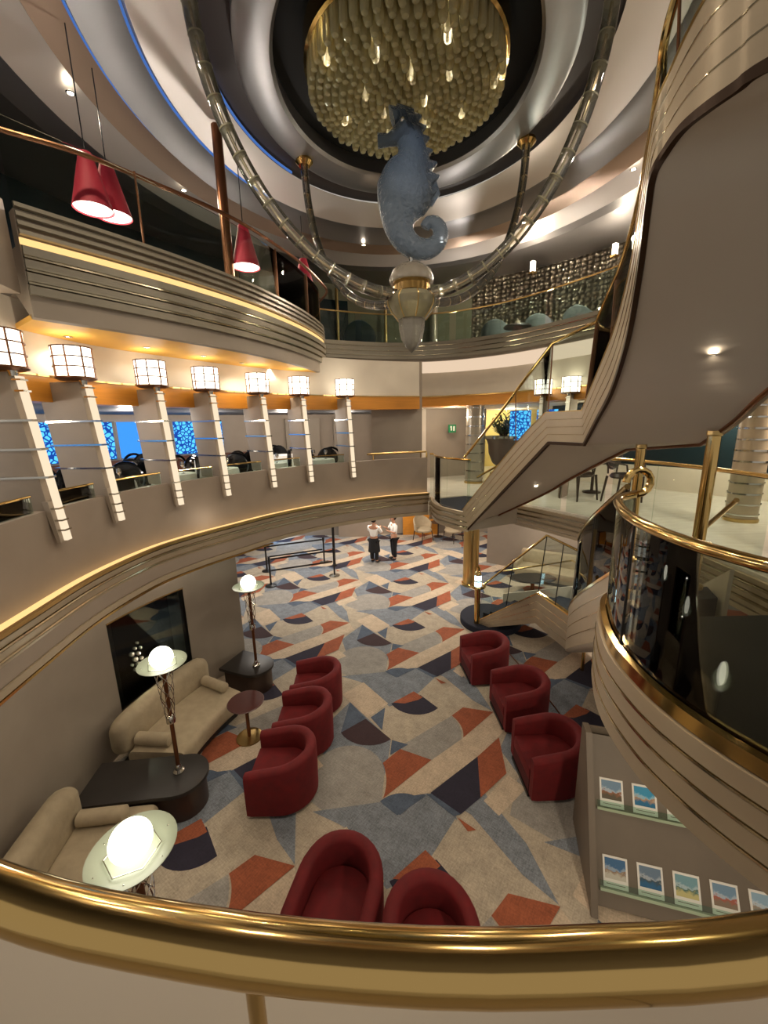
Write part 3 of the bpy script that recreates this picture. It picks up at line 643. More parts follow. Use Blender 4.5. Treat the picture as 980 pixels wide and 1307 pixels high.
# lounge chairs on the rear upper deck
def lounge_chair(mat_, loc, rz, label):
    r = thing('lounge_chair', label, 'chair'); R_ = []
    for k in range(13):
        a = math.pi * (k / 12) ; x = .36 * math.cos(a); y = .30 * math.sin(a); h = .55 + .32 * math.sin(a)
        R_.append([(x, y, .12), (x * 1.1, y * 1.1 + .02, h), (x * .98, y * .98 + .02, h + .03), (x * .84, y * .84, .12)])
    MB().rings(R_).build('backrest', mat_, r); MB().lathe([(.001, .2), (.3, .2), (.31, .36), (.28, .42), (.001, .43)], (0, 0), 20).build('seat', mat_, r)
    for x, y in ((-.2, -.2), (.2, -.2), (-.2, .2), (.2, .2)): MB().cyl((x, y, .2), (x, y, 0), .02, n=8).build('leg', 'gold_soft', r)
    r.location = loc; r.rotation_euler = (0, 0, rz); r.scale = (1.1, 1.1, 1.1); return r
def on7(px, py, dist): q = gd(px, py, dist); return (q.x, q.y, 7.0)
lounge_chair('teal_chair', on7(459, 420, 11.7), 3.1, 'dark teal lounge chair behind the rear balcony glass')
lounge_chair('grey_chair', on7(634, 425, 12.3), 2.6, 'grey lounge chair beside the lounge table, leftmost under the relief wall')
lounge_chair('grey_chair', on7(690, 410, 12.1), 2.4, 'grey lounge chair in the middle under the relief wall')
lounge_chair('grey_chair', on7(742, 400, 11.7), 2.2, 'grey lounge chair nearest the stair under the relief wall')
for n_, (px, dd, lb) in enumerate(((660, 11.3, 'left'), (765, 10.9, 'right'))):
    q = on7(px, 420, dd); t = thing('lounge_table', 'small dark lounge table under the relief wall, ' + lb + ' one', 'table', q)
    MB().lathe([(.001, 7.58), (.32, 7.58), (.34, 7.60), (.32, 7.63), (.001, 7.63)], q, 24).build('table_top', 'dark_top', t); MB().lathe([(.001, 7.0), (.2, 7.0), (.2, 7.03), (.03, 7.05), (.03, 7.58)], q, 16).build('pedestal', 'chrome', t)
    c = thing('table_candle', 'small warm candle cup on the ' + lb + ' lounge table', 'candle', (q[0], q[1], 7.63)); MB().lathe([(.001, 7.63), (.05, 7.63), (.06, 7.74), (.001, 7.72)], q, 12).build('cup', 'shade_glow' if n_ else 'cream', c)
# lounge lamps with red cone shades on the left upper deck
for n_, (px, py, dist, sc_, lb) in enumerate(((114, 232, 6.0, 1.05, 'nearest the left edge'), (140, 243, 6.5, 1.1, 'just behind the nearest one'), (312, 315, 7.1, 1.1, 'beside the bronze column'), (388, 352, 9.3, 1.2, 'farthest, behind the balcony end'))):
    c = gd(px, py, dist); r0, r1, h = .06 * sc_, .19 * sc_, .26 * sc_
    t = thing('cone_lamp', 'red cone-shaded hanging lamp over the upper balcony, ' + lb, 'lamp', (c.x, c.y, c.z - h), 'red cone lamps')
    MB().lathe([(r0, c.z + h), (r1, c.z - h), (r1 - .008, c.z - h), (r0 - .008, c.z + h)], c, 28).build('shade', 'red_shade', t)
    MB().lathe([(.001, c.z - h + .012), (r1 - .02, c.z - h + .012), (r1 - .01, c.z - h + .03), (.001, c.z - h + .05)], c, 24).build('diffuser', 'shade_glow', t)
    MB().cyl((c.x, c.y, c.z + h - .02), (c.x, c.y, 9.44), .006, n=6).build('cord', 'black', t)
    light('cone_lamp_light', 'POINT', (c.x, c.y, c.z - h - .06), 5, WARM, .08)
cq = gd(284, 250, 7.0)
o = MB().cyl((cq.x, cq.y, 7.0), (cq.x, cq.y, 9.42), .07, n=20).build('bronze_column', 'bronze'); tag(o, 'slim bronze column on the upper left balcony', 'column')

# ================================================================ DOME: stepped metal rings
def ring(prof, mt, label):
    q = MB().lathe(prof, DC, 96); q.v = [(x, DC[1] + (y - DC[1]) * 1.18, z) for x, y, z in q.v]
    o = q.build('ring', mt, dome); o['label'] = label; return o
dome = thing('ceiling', 'domed ceiling of concentric stepped metal rings', 'ceiling', (DC[0], DC[1], 9.6)); tag(dome, kind='structure')
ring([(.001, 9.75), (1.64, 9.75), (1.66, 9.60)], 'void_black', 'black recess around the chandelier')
ring([(1.64, 9.75), (1.60, 9.53), (1.64, 9.49), (1.98, 9.45), (2.03, 9.47), (2.03, 9.62)], 'dome', 'satin grey innermost ring')
ring([(2.0, 9.60), (2.50, 9.60)], 'dome_dark', 'dark gap ring')
def cove_ring(r0, r1, z0, z1, mt, label):      # concave sweep dropping outward
    n = 8; ring([(r0 + (r1 - r0) * i / n, z0 + (z1 - z0) * (1 - math.cos(math.pi / 2 * i / n))) for i in range(n + 1)] + [(r1 + .03, z1 + .05), (r1 + .03, z1 + .2)], mt, label)
cove_ring(2.40, 3.0, 9.52, 9.40, 'dome_light', 'pale ring')
cove_ring(3.0, 3.50, 9.46, 9.30, 'dome', 'grey ring')
cove_ring(3.50, 3.90, 9.40, 9.28, 'dome_copper', 'copper ring')
cove_ring(3.90, 4.45, 9.36, 9.24, 'dome_light', 'pale outer ring')
cove_ring(4.46, 4.95, 9.42, 9.34, 'dome', 'grey outer ring')
ring([(4.95, 9.46), (9.2, 9.46)], 'dome', 'grey perimeter ceiling')
for r_, z_ in ((2.38, 9.53), (3.04, 9.41), (3.54, 9.36), (4.48, 9.34)):  # blue tint of the ring edges added as thin glowing strips
    q = MB().lathe([(r_, z_), (r_ + .02, z_), (r_ + .02, z_ + .03), (r_, z_ + .03), (r_, z_)], DC, 40, math.radians(140), math.radians(255)); q.v = [(x, DC[1] + (y - DC[1]) * 1.18, z) for x, y, z in q.v]
    o = q.build('glow_strip', 'glow_blue', dome); o['label'] = 'added blue glowing strip on the ring edge'
for n_, q in enumerate(DOWN):
    downlight((q[0], q[1], q[2] + .03), 'small bright dome downlight, %s' % ['far right by the stair', 'right of the rear right glass tube', 'right of the seahorse', 'left of the seahorse tail', 'left of the rear left glass tube', 'above the bronze column side', 'nearest the upper left edge', 'over the foreground left', 'over the foreground centre left', 'over the foreground', 'over the foreground right', 'above the big stair'][n_], .045, 'dome downlights')
UPL = [(offset(D7R, .6)[k], 'rear balcony, ' + w_) for k, w_ in ((10, 'left'), (22, 'middle left'), (34, 'middle right'), (46, 'right'))] + [(offset(D7L, .7)[k], 'left balcony, ' + w_) for k, w_ in ((4, 'nearest'), (18, 'second'), (32, 'third'), (46, 'farthest'))]
for (x, y), w_ in UPL:  # added lamps, unseen behind the fascia, to brighten the dome
    t = thing('added_uplight', 'small added lamp brightening the dome, on the floor of the ' + w_, 'fill_lamp', (x, y, 7.0), 'added dome uplights')
    MB().lathe([(.001, 7.002), (.09, 7.002), (.09, 7.14), (.075, 7.15), (.07, 7.12), (.001, 7.11)], (x, y), 20).build('housing', 'black', t)
    MB().lathe([(.001, 7.115), (.068, 7.12)], (x, y), 16).build('lens', 'lantern', t)
    light('fill_lamp', 'SPOT', (x, y, 7.2), UPW, (1, .93, .86), .06, (x * .72 + DC[0] * .28, y * .72 + DC[1] * .28, 9.4), 130)
# ---------------------------------------------------------------- chandelier
CH = (DC[0], 5.85)
chn = thing('chandelier', 'large round gold-rimmed chandelier of crystal rods', 'chandelier', (CH[0], CH[1], 9.3))
MB().lathe([(.001, 9.66), (1.17, 9.66), (1.21, 9.64), (1.21, 9.42), (1.18, 9.40), (1.16, 9.44), (1.16, 9.62), (.001, 9.62)], CH, 64).build('rim', 'gold', chn)
RODS = []
for k in range(13):
    r = .05 + k * .090; cnt = max(1, int(round(2 * math.pi * r / .125)))
    for j in range(cnt): RODS.append((r, 2 * math.pi * (j + (k % 2) * .5) / cnt, .40 + .14 * math.sqrt(max(0, 1 - (r / 1.25) ** 2)) + random.uniform(-.02, .02)))
RODS.reverse(); rod = None; rest = MB()
for n_, (r, a, L) in enumerate(RODS):
    if n_ < 295:
        if rod is None: rod = c = MB().lathe([(.001, 0), (.040, 0), (.046, -.05), (.048, -.90), (.036, -.97), (.001, -1.0)], (0, 0), 10).build('crystal_rod', 'crystal_gold')
        else: c = rod.copy(); COL.objects.link(c)
        c.parent = chn; c.location = (r * math.cos(a), r * math.sin(a), 9.62 - 9.3); c.scale = (1, 1, L)
    else: rest.lathe([(.001, 9.62), (.044, 9.62), (.048, 9.62 - L * .9), (.036, 9.62 - L * .97), (.001, 9.62 - L)], (CH[0] + r * math.cos(a), CH[1] + r * math.sin(a)), 10)
tag(rest.build('crystal_rod', 'crystal_gold', chn), kind='stuff')
for k in range(14):
    a = k * 2.4; MB().sphere((CH[0] + (.25 + .065 * k) * math.cos(a), CH[1] + (.25 + .065 * k) * math.sin(a), 9.47), .035, 10).build('bulb', 'bulb', chn)
# ---------------------------------------------------------------- finial, tubes, seahorse
HX, HY = .42, 5.72
hub = thing('finial', 'frosted glass and brass finial where the four glass tubes meet', 'finial', (HX, HY, 6.35))
def Z(py): return gd(525, py, math.hypot(HX, HY)).z
MB().lathe([(.001, Z(334)), (.14, Z(338)), (.25, Z(346)), (.29, Z(356)), (.28, Z(362)), (.001, Z(362))], (HX, HY), 24).build('dome_cap', 'frosted_grey', hub)
MB().lathe([(.001, Z(358)), (.235, Z(358)), (.245, Z(360)), (.245, Z(374)), (.255, Z(376)), (.001, Z(376))], (HX, HY), 32).build('brass_collar', 'gold', hub)
MB().lathe([(.001, Z(376)), (.26, Z(376)), (.32, Z(383)), (.31, Z(392)), (.26, Z(400)), (.19, Z(408)), (.001, Z(409))], (HX, HY), 32).build('glass_bowl', 'frosted', hub)
MB().lathe([(.001, Z(407)), (.175, Z(408)), (.17, Z(420)), (.14, Z(433)), (.07, Z(445)), (.02, Z(449)), (.001, Z(451))], (HX, HY), 8).build('drop', 'frosted_grey', hub)
for k in range(8):
    a = k * math.pi / 4 + .2; MB().tube([(HX + r * math.cos(a), HY + r * math.sin(a), Z(py)) for r, py in ((.262, 376), (.325, 383), (.315, 392), (.265, 400), (.195, 408))], .008, 6).build('rib', 'gold_soft', hub)
mounts = [gz(388, 206, 9.45), gz(672, 180, 9.45), gz(236, -40, 9.40), gz(786, -40, 9.40)]
for n_, mp in enumerate(mounts):
    nm = ['rear left', 'rear right', 'front left', 'front right'][n_]
    t = thing('glass_tube', 'ringed clear glass tube sweeping from the finial to the ceiling, ' + nm, 'glass tube', tuple(mp))
    h0 = Vector((HX, HY, Z(380))); d = Vector((mp.x - HX, mp.y - HY, 0)); pts = []
    for k in range(33):
        u = k / 32 * math.pi / 2; ce = 1 - math.cos(u); sn = math.sin(u)
        pts.append(h0 + d * (.09 + .91 * sn ** .95) + Vector((0, 0, (mp.z - h0.z) * ce)))
    r = .06 if n_ < 2 else .074
    MB().tube(pts, r, 14).build('tube', 'tube_glass', t)
    MB().tube(pts, r * .22, 8).build('core_rod', 'steel_line', t)
    for k in range(2, 32, 2):
        a, b = pts[k], pts[k] + (pts[k + 1] - pts[k]).normalized() * .014
        MB().cyl(a, b, r * 1.04, n=14).build('ring', 'frosted' if n_ > 1 else 'steel_line', t)
    MB().lathe([(.001, mp.z + .02), (.13, mp.z + .02), (.14, mp.z - .02), (.09, mp.z - .07), (.001, mp.z - .07)], mp, 20).build('ceiling_mount', 'gold', t)
# seahorse: built in its own upright plane, with rounded thickness
sd = math.hypot(HX, HY)
def sp(px, py): q = gd(px, py, sd); return Vector((q.x, 0, q.z))
sh = thing('seahorse_sculpture', 'blue glass seahorse sculpture standing on the finial', 'sculpture', (HX, HY, Z(333)))
spine = [(526, 149, 9, .07), (521, 160, 15, .11), (522, 174, 15, .12), (526, 190, 15, .12), (526, 206, 20, .15), (521, 224, 27, .19), (517, 244, 31, .20), (512, 262, 27, .19), (509, 280, 20, .16), (511, 296, 15.5, .13), (519, 309, 13, .11), (532, 317, 11.5, .095), (547, 317, 10.5, .085), (559, 308, 9.5, .075), (563, 295, 8.5, .065), (557, 284, 7.5, .055), (547, 283, 6.5, .045), (542, 290, 5.5, .04)]
dense = spline([(a, b, c) for a, b, c, d in spine], 60); dth = spline([(d, 0, 0) for a, b, c, d in spine], 60)
ppm = 510 / sd * .98; R_ = []; D3 = [sp(q[0], q[1]) for q in dense]
for i, q in enumerate(D3):
    t = (D3[min(i + 1, 60)] - D3[max(i - 1, 0)]).normalized(); w_ = Vector((-t.z, 0, t.x)); rw_ = dense[i][2] / ppm; rt = max(.03, dth[i][0])
    R_.append([(q.x + w_.x * rw_ * math.cos(a), HY + rt * math.sin(a), q.z + w_.z * rw_ * math.cos(a)) for a in [2 * math.pi * j / 16 for j in range(16)]])
body = MB().rings(R_).build('body', 'sea_glass', sh)
sn = [sp(517, 168), sp(505, 176), sp(495, 180), sp(482, 181)]
MB().tube([(q.x, HY, q.z) for q in sn], [.15, .09, .065, .075], 12).build('snout', 'sea_glass', sh)
for k, (px, py) in enumerate(((518, 142), (528, 140), (538, 147), (544, 160), (548, 174), (552, 190), (558, 206), (561, 222), (560, 238), (554, 254))):
    c = sp(px, py); MB().tube([(sp(px - 18, py + 9).x, HY, sp(px - 18, py + 9).z), (c.x, HY, c.z)], [.12, .015], 8).build('crest_spine', 'sea_glass', body)
f0 = [sp(540, 238), sp(556, 226), sp(562, 246), sp(552, 262), sp(540, 262)]
MB().add([(q.x, HY - .015, q.z) for q in f0] + [(q.x, HY + .015, q.z) for q in f0], [(0, 1, 2, 3, 4), (9, 8, 7, 6, 5)] + [(i, (i + 1) % 5, 5 + (i + 1) % 5, 5 + i) for i in range(5)]).build('fin', 'sea_glass', body)
for k in range(26):          # mirrored mosaic tiles along the belly and jaw
    i = 16 + int(k * .9); t = (D3[min(i + 1, 60)] - D3[i - 1]).normalized(); w_ = Vector((-t.z, 0, t.x)); sgn = 1 if (D3[i] + w_).x < D3[i].x else -1
    c = D3[i] + w_ * sgn * (dense[i][2] / ppm + .01)
    a_ = math.atan2(t.z, t.x); tl = MB(); tl.box((0, 0, 0), (.05, .12, .02)); ob_ = tl.build('mirror_tile', ['chrome', 'chrome', 'gold', 'black_gloss', 'velvet'][k % 5], sh); ob_.location = (c.x - HX, 0, c.z - sh.location.z); ob_.rotation_euler = (0, -a_, 0)
e = sp(513, 162); MB().sphere((e.x, HY - .11, e.z), .03, 10).build('eye', 'chrome', body)
MB().cyl((HX, HY, Z(336)), (sp(524, 324).x, HY, sp(524, 322).z), .025, .04, 10).build('foot', 'chrome', sh)
MB().cyl((sp(519, 150).x, HY, sp(519, 150).z), (sp(519, 150).x, HY, 9.5), .006, n=6).build('hanging_wire', 'chrome', sh)
light('sculpture_light', 'SPOT', (.4, 4.5, 9.1), 26, (.8, .88, 1), .03, (HX, HY, 8.3), 35)

# ================================================================ MIDDLE DECK, rear and right
E6R = P2(spline([(1.05, 9.02), (1.9, 9.35), (2.5, 8.85), (3.1, 7.95), (3.6, 7.0), (3.95, 6.0), (4.1, 5.0), (4.1, 4.2), (4.05, 3.3)], 60))
d6 = MB(); d6.prism(E6R + [(4.05, -2.0), (12, -2.0), (12, 19.5), (-3.0, 19.5), (-1.2, 10.4)], 3.22, 3.6, 0)
o = d6.build('floor_middle_deck', 'marble', smooth=False); struct(o, 'pale veined marble floor of the middle deck', 'floor')
t9 = thing('trim_8', 'ribbed wood-toned fascia of the right middle deck', 'trim', (3.6, 7.0, 3.2)); tag(t9, kind='structure')
slats(t9, E6R, -.02, -.06, 3.18, 3.58, 4, side=1)
MB().sweep(E6R, band(-.03, .02, 3.12, 3.18)).build('lower_band', 'slat', t9)
# rail on the far right deck edge
gR = thing('deck_balustrade', 'glass balustrade with brass rail along the right middle deck', 'balustrade', (3.95, 6.0, 3.6))
eR = sub(E6R, .34, 1)
MB().tube([(q[0], q[1], 4.66) for q in offset(eR, .05)], .028, 10).build('rail', 'gold', gR)
for k in range(6): MB().sweep(sub(offset(eR, .05), k / 6 + .01, (k + 1) / 6 - .01), band(0, .012, 3.6, 4.63)).build('glass_panel', 'glass_clear', gR)
# stair landing: rounded platform at the end of the balcony
LND = [gz(552, 655, 3.27), gz(553, 660, 3.27), gz(560, 667, 3.27), gz(574, 672, 3.27), gz(588, 676, 3.27), gz(597, 676, 3.3)]
lnd = P2(spline([(1.05, 9.02)] + [(q.x, q.y) for q in LND], 24))
lp = MB(); lp.prism(lnd + [(2.7, 7.9), (2.5, 8.85), (1.9, 9.3)], 3.27, 3.60); o = lp.build('floor_landing', 'taupe', smooth=False); struct(o, 'rounded stair landing on the middle deck', 'floor')
lc_ = MB(); lc_.prism(offset(lnd, .10)[2:-1] + [(2.6, 7.95), (2.4, 8.8), (1.9, 9.2)], 3.60, 3.615); lc_.build('carpet_inset', 'navy_carpet', o, smooth=False)
t10 = thing('trim_9', 'ribbed metal fascia round the stair landing', 'trim', (lnd[12][0], lnd[12][1], 3.27)); tag(t10, kind='structure')
slats(t10, lnd, -.02, -.04, 3.24, 3.66, 4, side=1)
gl_ = thing('deck_balustrade', 'curved glass balustrade around the rounded stair landing', 'balustrade', (lnd[12][0], lnd[12][1], 3.66))
for k in range(3): MB().sweep(sub(offset(lnd, .03), k / 3 + .01, (k + 1) / 3 - .01), band(0, .012, 3.66, 4.60)).build('glass_panel', 'glass_thin', gl_)
MB().tube([(q[0], q[1], 4.62) for q in offset(lnd, .03)], .022, 10).build('rail', 'gold', gl_)
rl = thing('brass_handrail', 'brass handrail along the plain parapet at the far end', 'handrail', (.4, 8.9, 4.6))
hp = sub(offset(EDGE6, .2), .86, 1); MB().tube([(q[0], q[1], 4.66) for q in hp] + [(1.0, 9.2, 4.62), (1.0, 9.2, 4.5)], .022, 10).build('rail', 'gold_soft', rl)
for k in (1, len(hp) - 2): MB().cyl((hp[k][0], hp[k][1], 4.5), (hp[k][0], hp[k][1], 4.66), .012, n=8).build('bracket', 'gold', rl)
# plain panel at the end of the lantern row and rear lobby walls
o = MB().hexa([(-.25, 9.62, 3.6), (.95, 9.75, 3.6), (.95, 10.0, 3.6), (-.25, 9.87, 3.6)], [(-.25, 9.62, 6.68), (.95, 9.75, 6.68), (.95, 10.0, 6.68), (-.25, 9.87, 6.68)]).build('wall_panel', 'taupe', smooth=False); struct(o, 'plain taupe wall panel at the end of the lantern row', 'wall')
def wallbox(name, x0, y0, x1, y1, z0, z1, m_, label, th=.2, cat='wall'):
    dx, dy = x1 - x0, y1 - y0; l = math.hypot(dx, dy); nx, ny = -dy / l * th, dx / l * th
    o = MB().hexa([(x0, y0, z0), (x1, y1, z0), (x1 + nx, y1 + ny, z0), (x0 + nx, y0 + ny, z0)], [(x0, y0, z1), (x1, y1, z1), (x1 + nx, y1 + ny, z1), (x0 + nx, y0 + ny, z1)]).build(name, m_, smooth=False)
    return struct(o, label, cat)
wallbox('wall_lobby', -.2, 13.0, 1.35, 12.6, 3.6, 5.8, 'cream', 'pale wall panel left of the sign in the rear lobby')
wallbox('wall_lobby_sign', 1.35, 12.6, 3.4, 13.4, 3.6, 5.8, 'taupe', 'taupe lobby wall with the green sign')
wallbox('wall_lobby_alcove', 3.2, 15.5, 6.2, 15.9, 3.6, 5.8, 'alcove', 'alcove wall coloured with its yellow light, behind the plant')
wallbox('wall_lobby_right', 6.0, 14.5, 11.8, 12.0, 3.6, 5.8, 'taupe', 'lobby wall with blue windows behind the stair')
o = MB().prism(offset(D7R, .7)[8:] + [(11.5, 6.0), (11.5, 17), (-1, 17)], 5.72, 5.8).build('ceiling_lobby', 'cream', smooth=False); struct(o, 'pale ceiling of the rear lobby', 'ceiling')
for n_, (px, d) in enumerate(((664, 12.6), (698, 12.4))):
    a = gd(px - 13, 545, d); bq = gd(px + 13, 545, d)
    o = MB().hexa([(a.x, a.y, 4.75), (bq.x, bq.y, 4.75), (bq.x, bq.y + .06, 4.75), (a.x, a.y + .06, 4.75)], [(a.x, a.y, 5.6), (bq.x, bq.y, 5.6), (bq.x, bq.y + .06, 5.6), (a.x, a.y + .06, 5.6)]).build('window_%d' % (30 + n_), 'lattice_blue', smooth=False); struct(o, 'blue window seen through the stair glass', 'window')
for x, y, pw in ((2.0, 11.6, 26), (4.6, 14.6, 60), (5.8, 11.5, 26), (7.0, 8.2, 80), (6.6, 6.0, 70)): light('lobby_ceiling_light', 'POINT', (x, y, 5.5), pw, (1, .86, .68), .15)
light('under_soffit_light', 'POINT', (5.2, 9.4, 5.4), 22, (1, .84, .64), .15)
def sign():
    q = gd(577, 547, 12.75); t = thing('exit_sign', 'small green pictogram sign on the lobby wall', 'sign', tuple(q))
    MB().box((q.x, q.y, q.z), (.26, .03, .24), .37).build('panel', 'sign_green', t, smooth=False)
    for dx, dz, w_, h_ in ((-.05, .05, .05, .05), (-.04, -.02, .04, .08), (.05, .0, .05, .14)): MB().box((q.x + dx * .93 + .008, q.y - .017 + dx * .37, q.z + dz), (w_, .01, h_), .37).build('pictogram', 'white', t, smooth=False)
sign()
# banded columns
def banded_column(x, y, z0, z1, r, n, m_, label):
    t = thing('banded_column', label, 'column', (x, y, z0))
    MB().cyl((x, y, z0), (x, y, z1), r, n=28).build('shaft', m_, t)
    for k in range(n):
        z = z0 + .12 + (z1 - z0 - .2) * k / (n - 1)
        MB().lathe([(r - .005, z - .012), (r + .016, z - .012), (r + .016, z + .012), (r - .005, z + .012), (r - .005, z - .012)], (x, y), 28).build('band', 'chrome', t)
    MB().lathe([(r, z0), (r + .02, z0), (r + .02, z0 + .05), (r, z0 + .06)], (x, y), 28).build('base', 'gold_soft', t)
    return t
cq = gz(604, 616, 3.6); banded_column(cq.x, cq.y, 3.6, 5.76, .24, 9, 'slat_dark', 'dark banded metal column in the rear lobby beside the sign')
cq = gz(944, 664, 3.6); banded_column(cq.x, cq.y, 3.6, 5.72, .215, 12, 'slat', 'thick banded column on the right middle deck')
# urn with plant
q = gd(642, 560, 13.0); ux, uy = q.x, q.y; B0 = 3.9
t = thing('planter_urn', 'large dark urn on a low stand in the lobby', 'urn', (ux, uy, 3.6))
MB().lathe([(.001, 3.6), (.36, 3.6), (.36, 3.75), (.2, 3.8), (.18, 3.95), (.3, 4.05), (.42, 4.35), (.44, 4.6), (.5, 4.75), (.56, 4.8), (.56, 4.86), (.5, 4.86), (.46, 4.78), (.001, 4.75)], (ux, uy), 28).build('bowl', 'urn', t)
MB().lathe([(.5, 4.80), (.565, 4.80), (.565, 4.87), (.5, 4.87)], (ux, uy), 28).build('rim', 'chrome', t)
pl = thing('olive_plant', 'leafy grey-green plant in the dark urn', 'plant', (ux, uy, 4.75))
st = MB(); lf = MB()
for k in range(22):
    a = random.random() * 6.28; L = random.uniform(.4, .78); sp_ = random.uniform(.15, .5); p0 = Vector((ux, uy, 4.75)); p1 = Vector((ux + sp_ * math.cos(a), uy + sp_ * math.sin(a), 4.75 + L)); st.cyl(p0, p1, .012, .005, 5)
    for j in range(16):
        c = p0.lerp(p1, .3 + .7 * j / 15); b_ = random.random() * 6.28; d_ = Vector((math.cos(b_), math.sin(b_), random.uniform(.1, .9))).normalized() * random.uniform(.14, .26); s_ = d_.cross(Vector((0, 0, 1))).normalized() * .035
        lf.add([c, c + d_ * .5 + s_, c + d_, c + d_ * .5 - s_], [(0, 1, 2, 3)])
st.build('stems', 'wood_dark', pl); tag(lf.build('leaves', 'leaf', pl, smooth=False), kind='stuff')
# right part of the middle deck: wall, dark glazing, chairs
wallbox('wall_right', 11.0, 3.0, 5.0, 12.2, 3.6, 4.15, 'cream', 'low pale wall on the right middle deck', -.2)
wallbox('window_40', 11.1, 3.1, 5.1, 12.3, 4.15, 5.75, 'teal_dark', 'dark glazing above the low wall on the right', -.2, 'window')
o = MB().prism([(4.4, 3.0), (11.5, 3.0), (11.5, 12), (5.2, 12), (4.9, 9)], 5.72, 5.80).build('ceiling_right', 'cream', smooth=False); struct(o, 'pale ceiling over the right middle deck', 'ceiling')
def oval_chair(loc, rz, label, group):
    r = thing('side_chair', label, 'chair', (0, 0, 0), group)
    MB().lathe([(.001, .42), (.23, .42), (.25, .45), (.22, .49), (.001, .5)], (0, 0), 20).build('seat', 'wood_dark', r)
    ov = [(.22 * math.cos(a), .24, .80 + .24 * math.sin(a)) for a in [2 * math.pi * k / 20 for k in range(20)]]
    MB().tube(ov, .022, 8, closed=True).build('back_frame', 'wood_dark', r)
    MB().rings([[(x * .9, .225, .8 + (z - .8) * .9) for x, y, z in ov], [(x * .9, .255, .8 + (z - .8) * .9) for x, y, z in ov]]).build('back_pad', 'black', r)
    for s_ in (-1, 1):
        MB().tube([(s_ * .25, .2, .70), (s_ * .27, 0, .68), (s_ * .26, -.15, .66), (s_ * .23, -.17, .46)], .016, 8).build('arm', 'wood_dark', r)
        MB().cyl((s_ * .2, .2, .45), (s_ * .22, .26, 0), .022, .015, 8).build('leg', 'wood_dark', r); MB().cyl((s_ * .19, -.18, .45), (s_ * .2, -.19, 0), .022, .015, 8).build('leg', 'wood_dark', r)
        MB().cyl((s_ * .12, .24, .48), (s_ * .14, .24, .62), .016, n=6).build('stile', 'wood_dark', r)
    r.location = loc; r.rotation_euler = (0, 0, rz); r.scale = (1.22, 1.22, 1.22)
    return r
q = gz(795, 641, 3.6); oval_chair((q.x, q.y, 3.6), .5, 'dark oval-backed armchair nearest the brass post', 'oval-backed chairs')
q2 = gz(735, 637, 3.6); oval_chair((q2.x, q2.y, 3.6), -1.2, 'dark oval-backed chair left of the nearest one, half hidden by the stair', 'oval-backed chairs')
q3 = ((q.x + q2.x) / 2 + .35, (q.y + q2.y) / 2 + 1.0); t = thing('cafe_table', 'small round dark table behind the oval-backed chairs', 'table', (q3[0], q3[1], 3.6))
MB().lathe([(.001, 4.30), (.36, 4.30), (.38, 4.32), (.36, 4.35), (.001, 4.35)], q3, 24).build('table_top', 'wood_dark', t); MB().lathe([(.001, 3.6), (.2, 3.6), (.2, 3.63), (.035, 3.66), (.035, 4.3)], q3, 16).build('pedestal', 'wood_dark', t)

# ================================================================ UPPER STAIR
ST = [  # bottom pixel, distance, top-edge pixel, handrail pixel, outer bottom (pixel, distance) or point
    ((597, 676), 7.5, (590, 650), (592, 584), (607, 670, 8.3)),
    ((640, 630), 7.0, (638, 590), (638, 524), (690, 632, 7.6)),
    ((672, 596), 6.55, (670, 552), (671, 479), (732, 608, 7.1)),
    ((700, 566), 6.1, (696, 526), (702, 438), (800, 573, 6.3)),
    ((745, 568), 5.7, (742, 523), (757, 412), (895, 566, 5.25)),
    ((762, 535), 5.2, (763, 472), (774, 372), (935, 538, 4.75)),
    ((780, 500), 4.7, (784, 418), (788, 338), (980, 497, 4.35)),
    ((800, 435), 4.04, (804, 340), (806, 270), (3.1, 2.75, 5.9, 0)),
    ((815, 350), 3.5, (818, 250), (820, 190), (3.25, 2.2, 6.26, 0)),
    ((825, 270), 3.17, (828, 180), (831, 115), (3.45, 1.8, 6.5, 0)),
    ((832, 225), 3.02, (837, 132), (839, 50), (3.75, 1.6, 6.62, 0)),
    ((848, 195), 2.98, (854, 92), (857, -15), (3.85, 1.4, 6.72, 0)),
    ((870, 165), 2.9, (878, 38), (880, -80), (3.95, 1.2, 6.75, 0)),
    ((900, 140), 2.8, (910, -20), (912, -160), (4.0, 1.0, 6.75, 0)),
    ((940, 112), 2.75, (952, -66), (954, -220), (4.05, .8, 6.77, 0)),
    ((980, 85), 2.72, (995, -115), (998, -300), (4.1, .6, 6.79, 0))]
inn, top, hnd, out = [], [], [], []
for b_, d_, t_, h_, o_ in ST:
    inn.append(gd(*b_, d_)); top.append(gd(*t_, d_)); hnd.append(gd(*h_, d_)); out.append(gd(*o_) if len(o_) == 3 else Vector(o_[:3]))
for x, y, ox in ((2.05, 1.75, 4.2), (2.6, 1.35, 4.3), (3.4, 1.0, 4.4)):
    inn.append(Vector((x, y, 6.8))); top.append(Vector((x, y, 7.6))); hnd.append(Vector((x, y, 8.3))); out.append(Vector((ox, .3, 6.8)))
us = thing('upper_staircase', 'curving staircase with ribbed stringer and glass sides rising to the upper deck', 'staircase', tuple(inn[0]))
def dense3(P, keep=(), n=6):
    r = []
    for i in range(len(P) - 1):
        a = P[max(i - 1, 0)] if i not in keep else P[i]; d = P[min(i + 2, len(P) - 1)] if i + 1 not in keep else P[i + 1]; b, c = P[i], P[i + 1]
        for k in range(n):
            t = k / n; m0 = (c - a) * .5; m1 = (d - b) * .5
            r.append(b * (2 * t ** 3 - 3 * t * t + 1) + m0 * (t ** 3 - 2 * t * t + t) + c * (-2 * t ** 3 + 3 * t * t) + m1 * (t ** 3 - t * t))
    r.append(P[-1]); return r
KEEP = (3, 4)
I_, T_, H_, O_ = [dense3(q, KEEP) for q in (inn, top, hnd, out)]
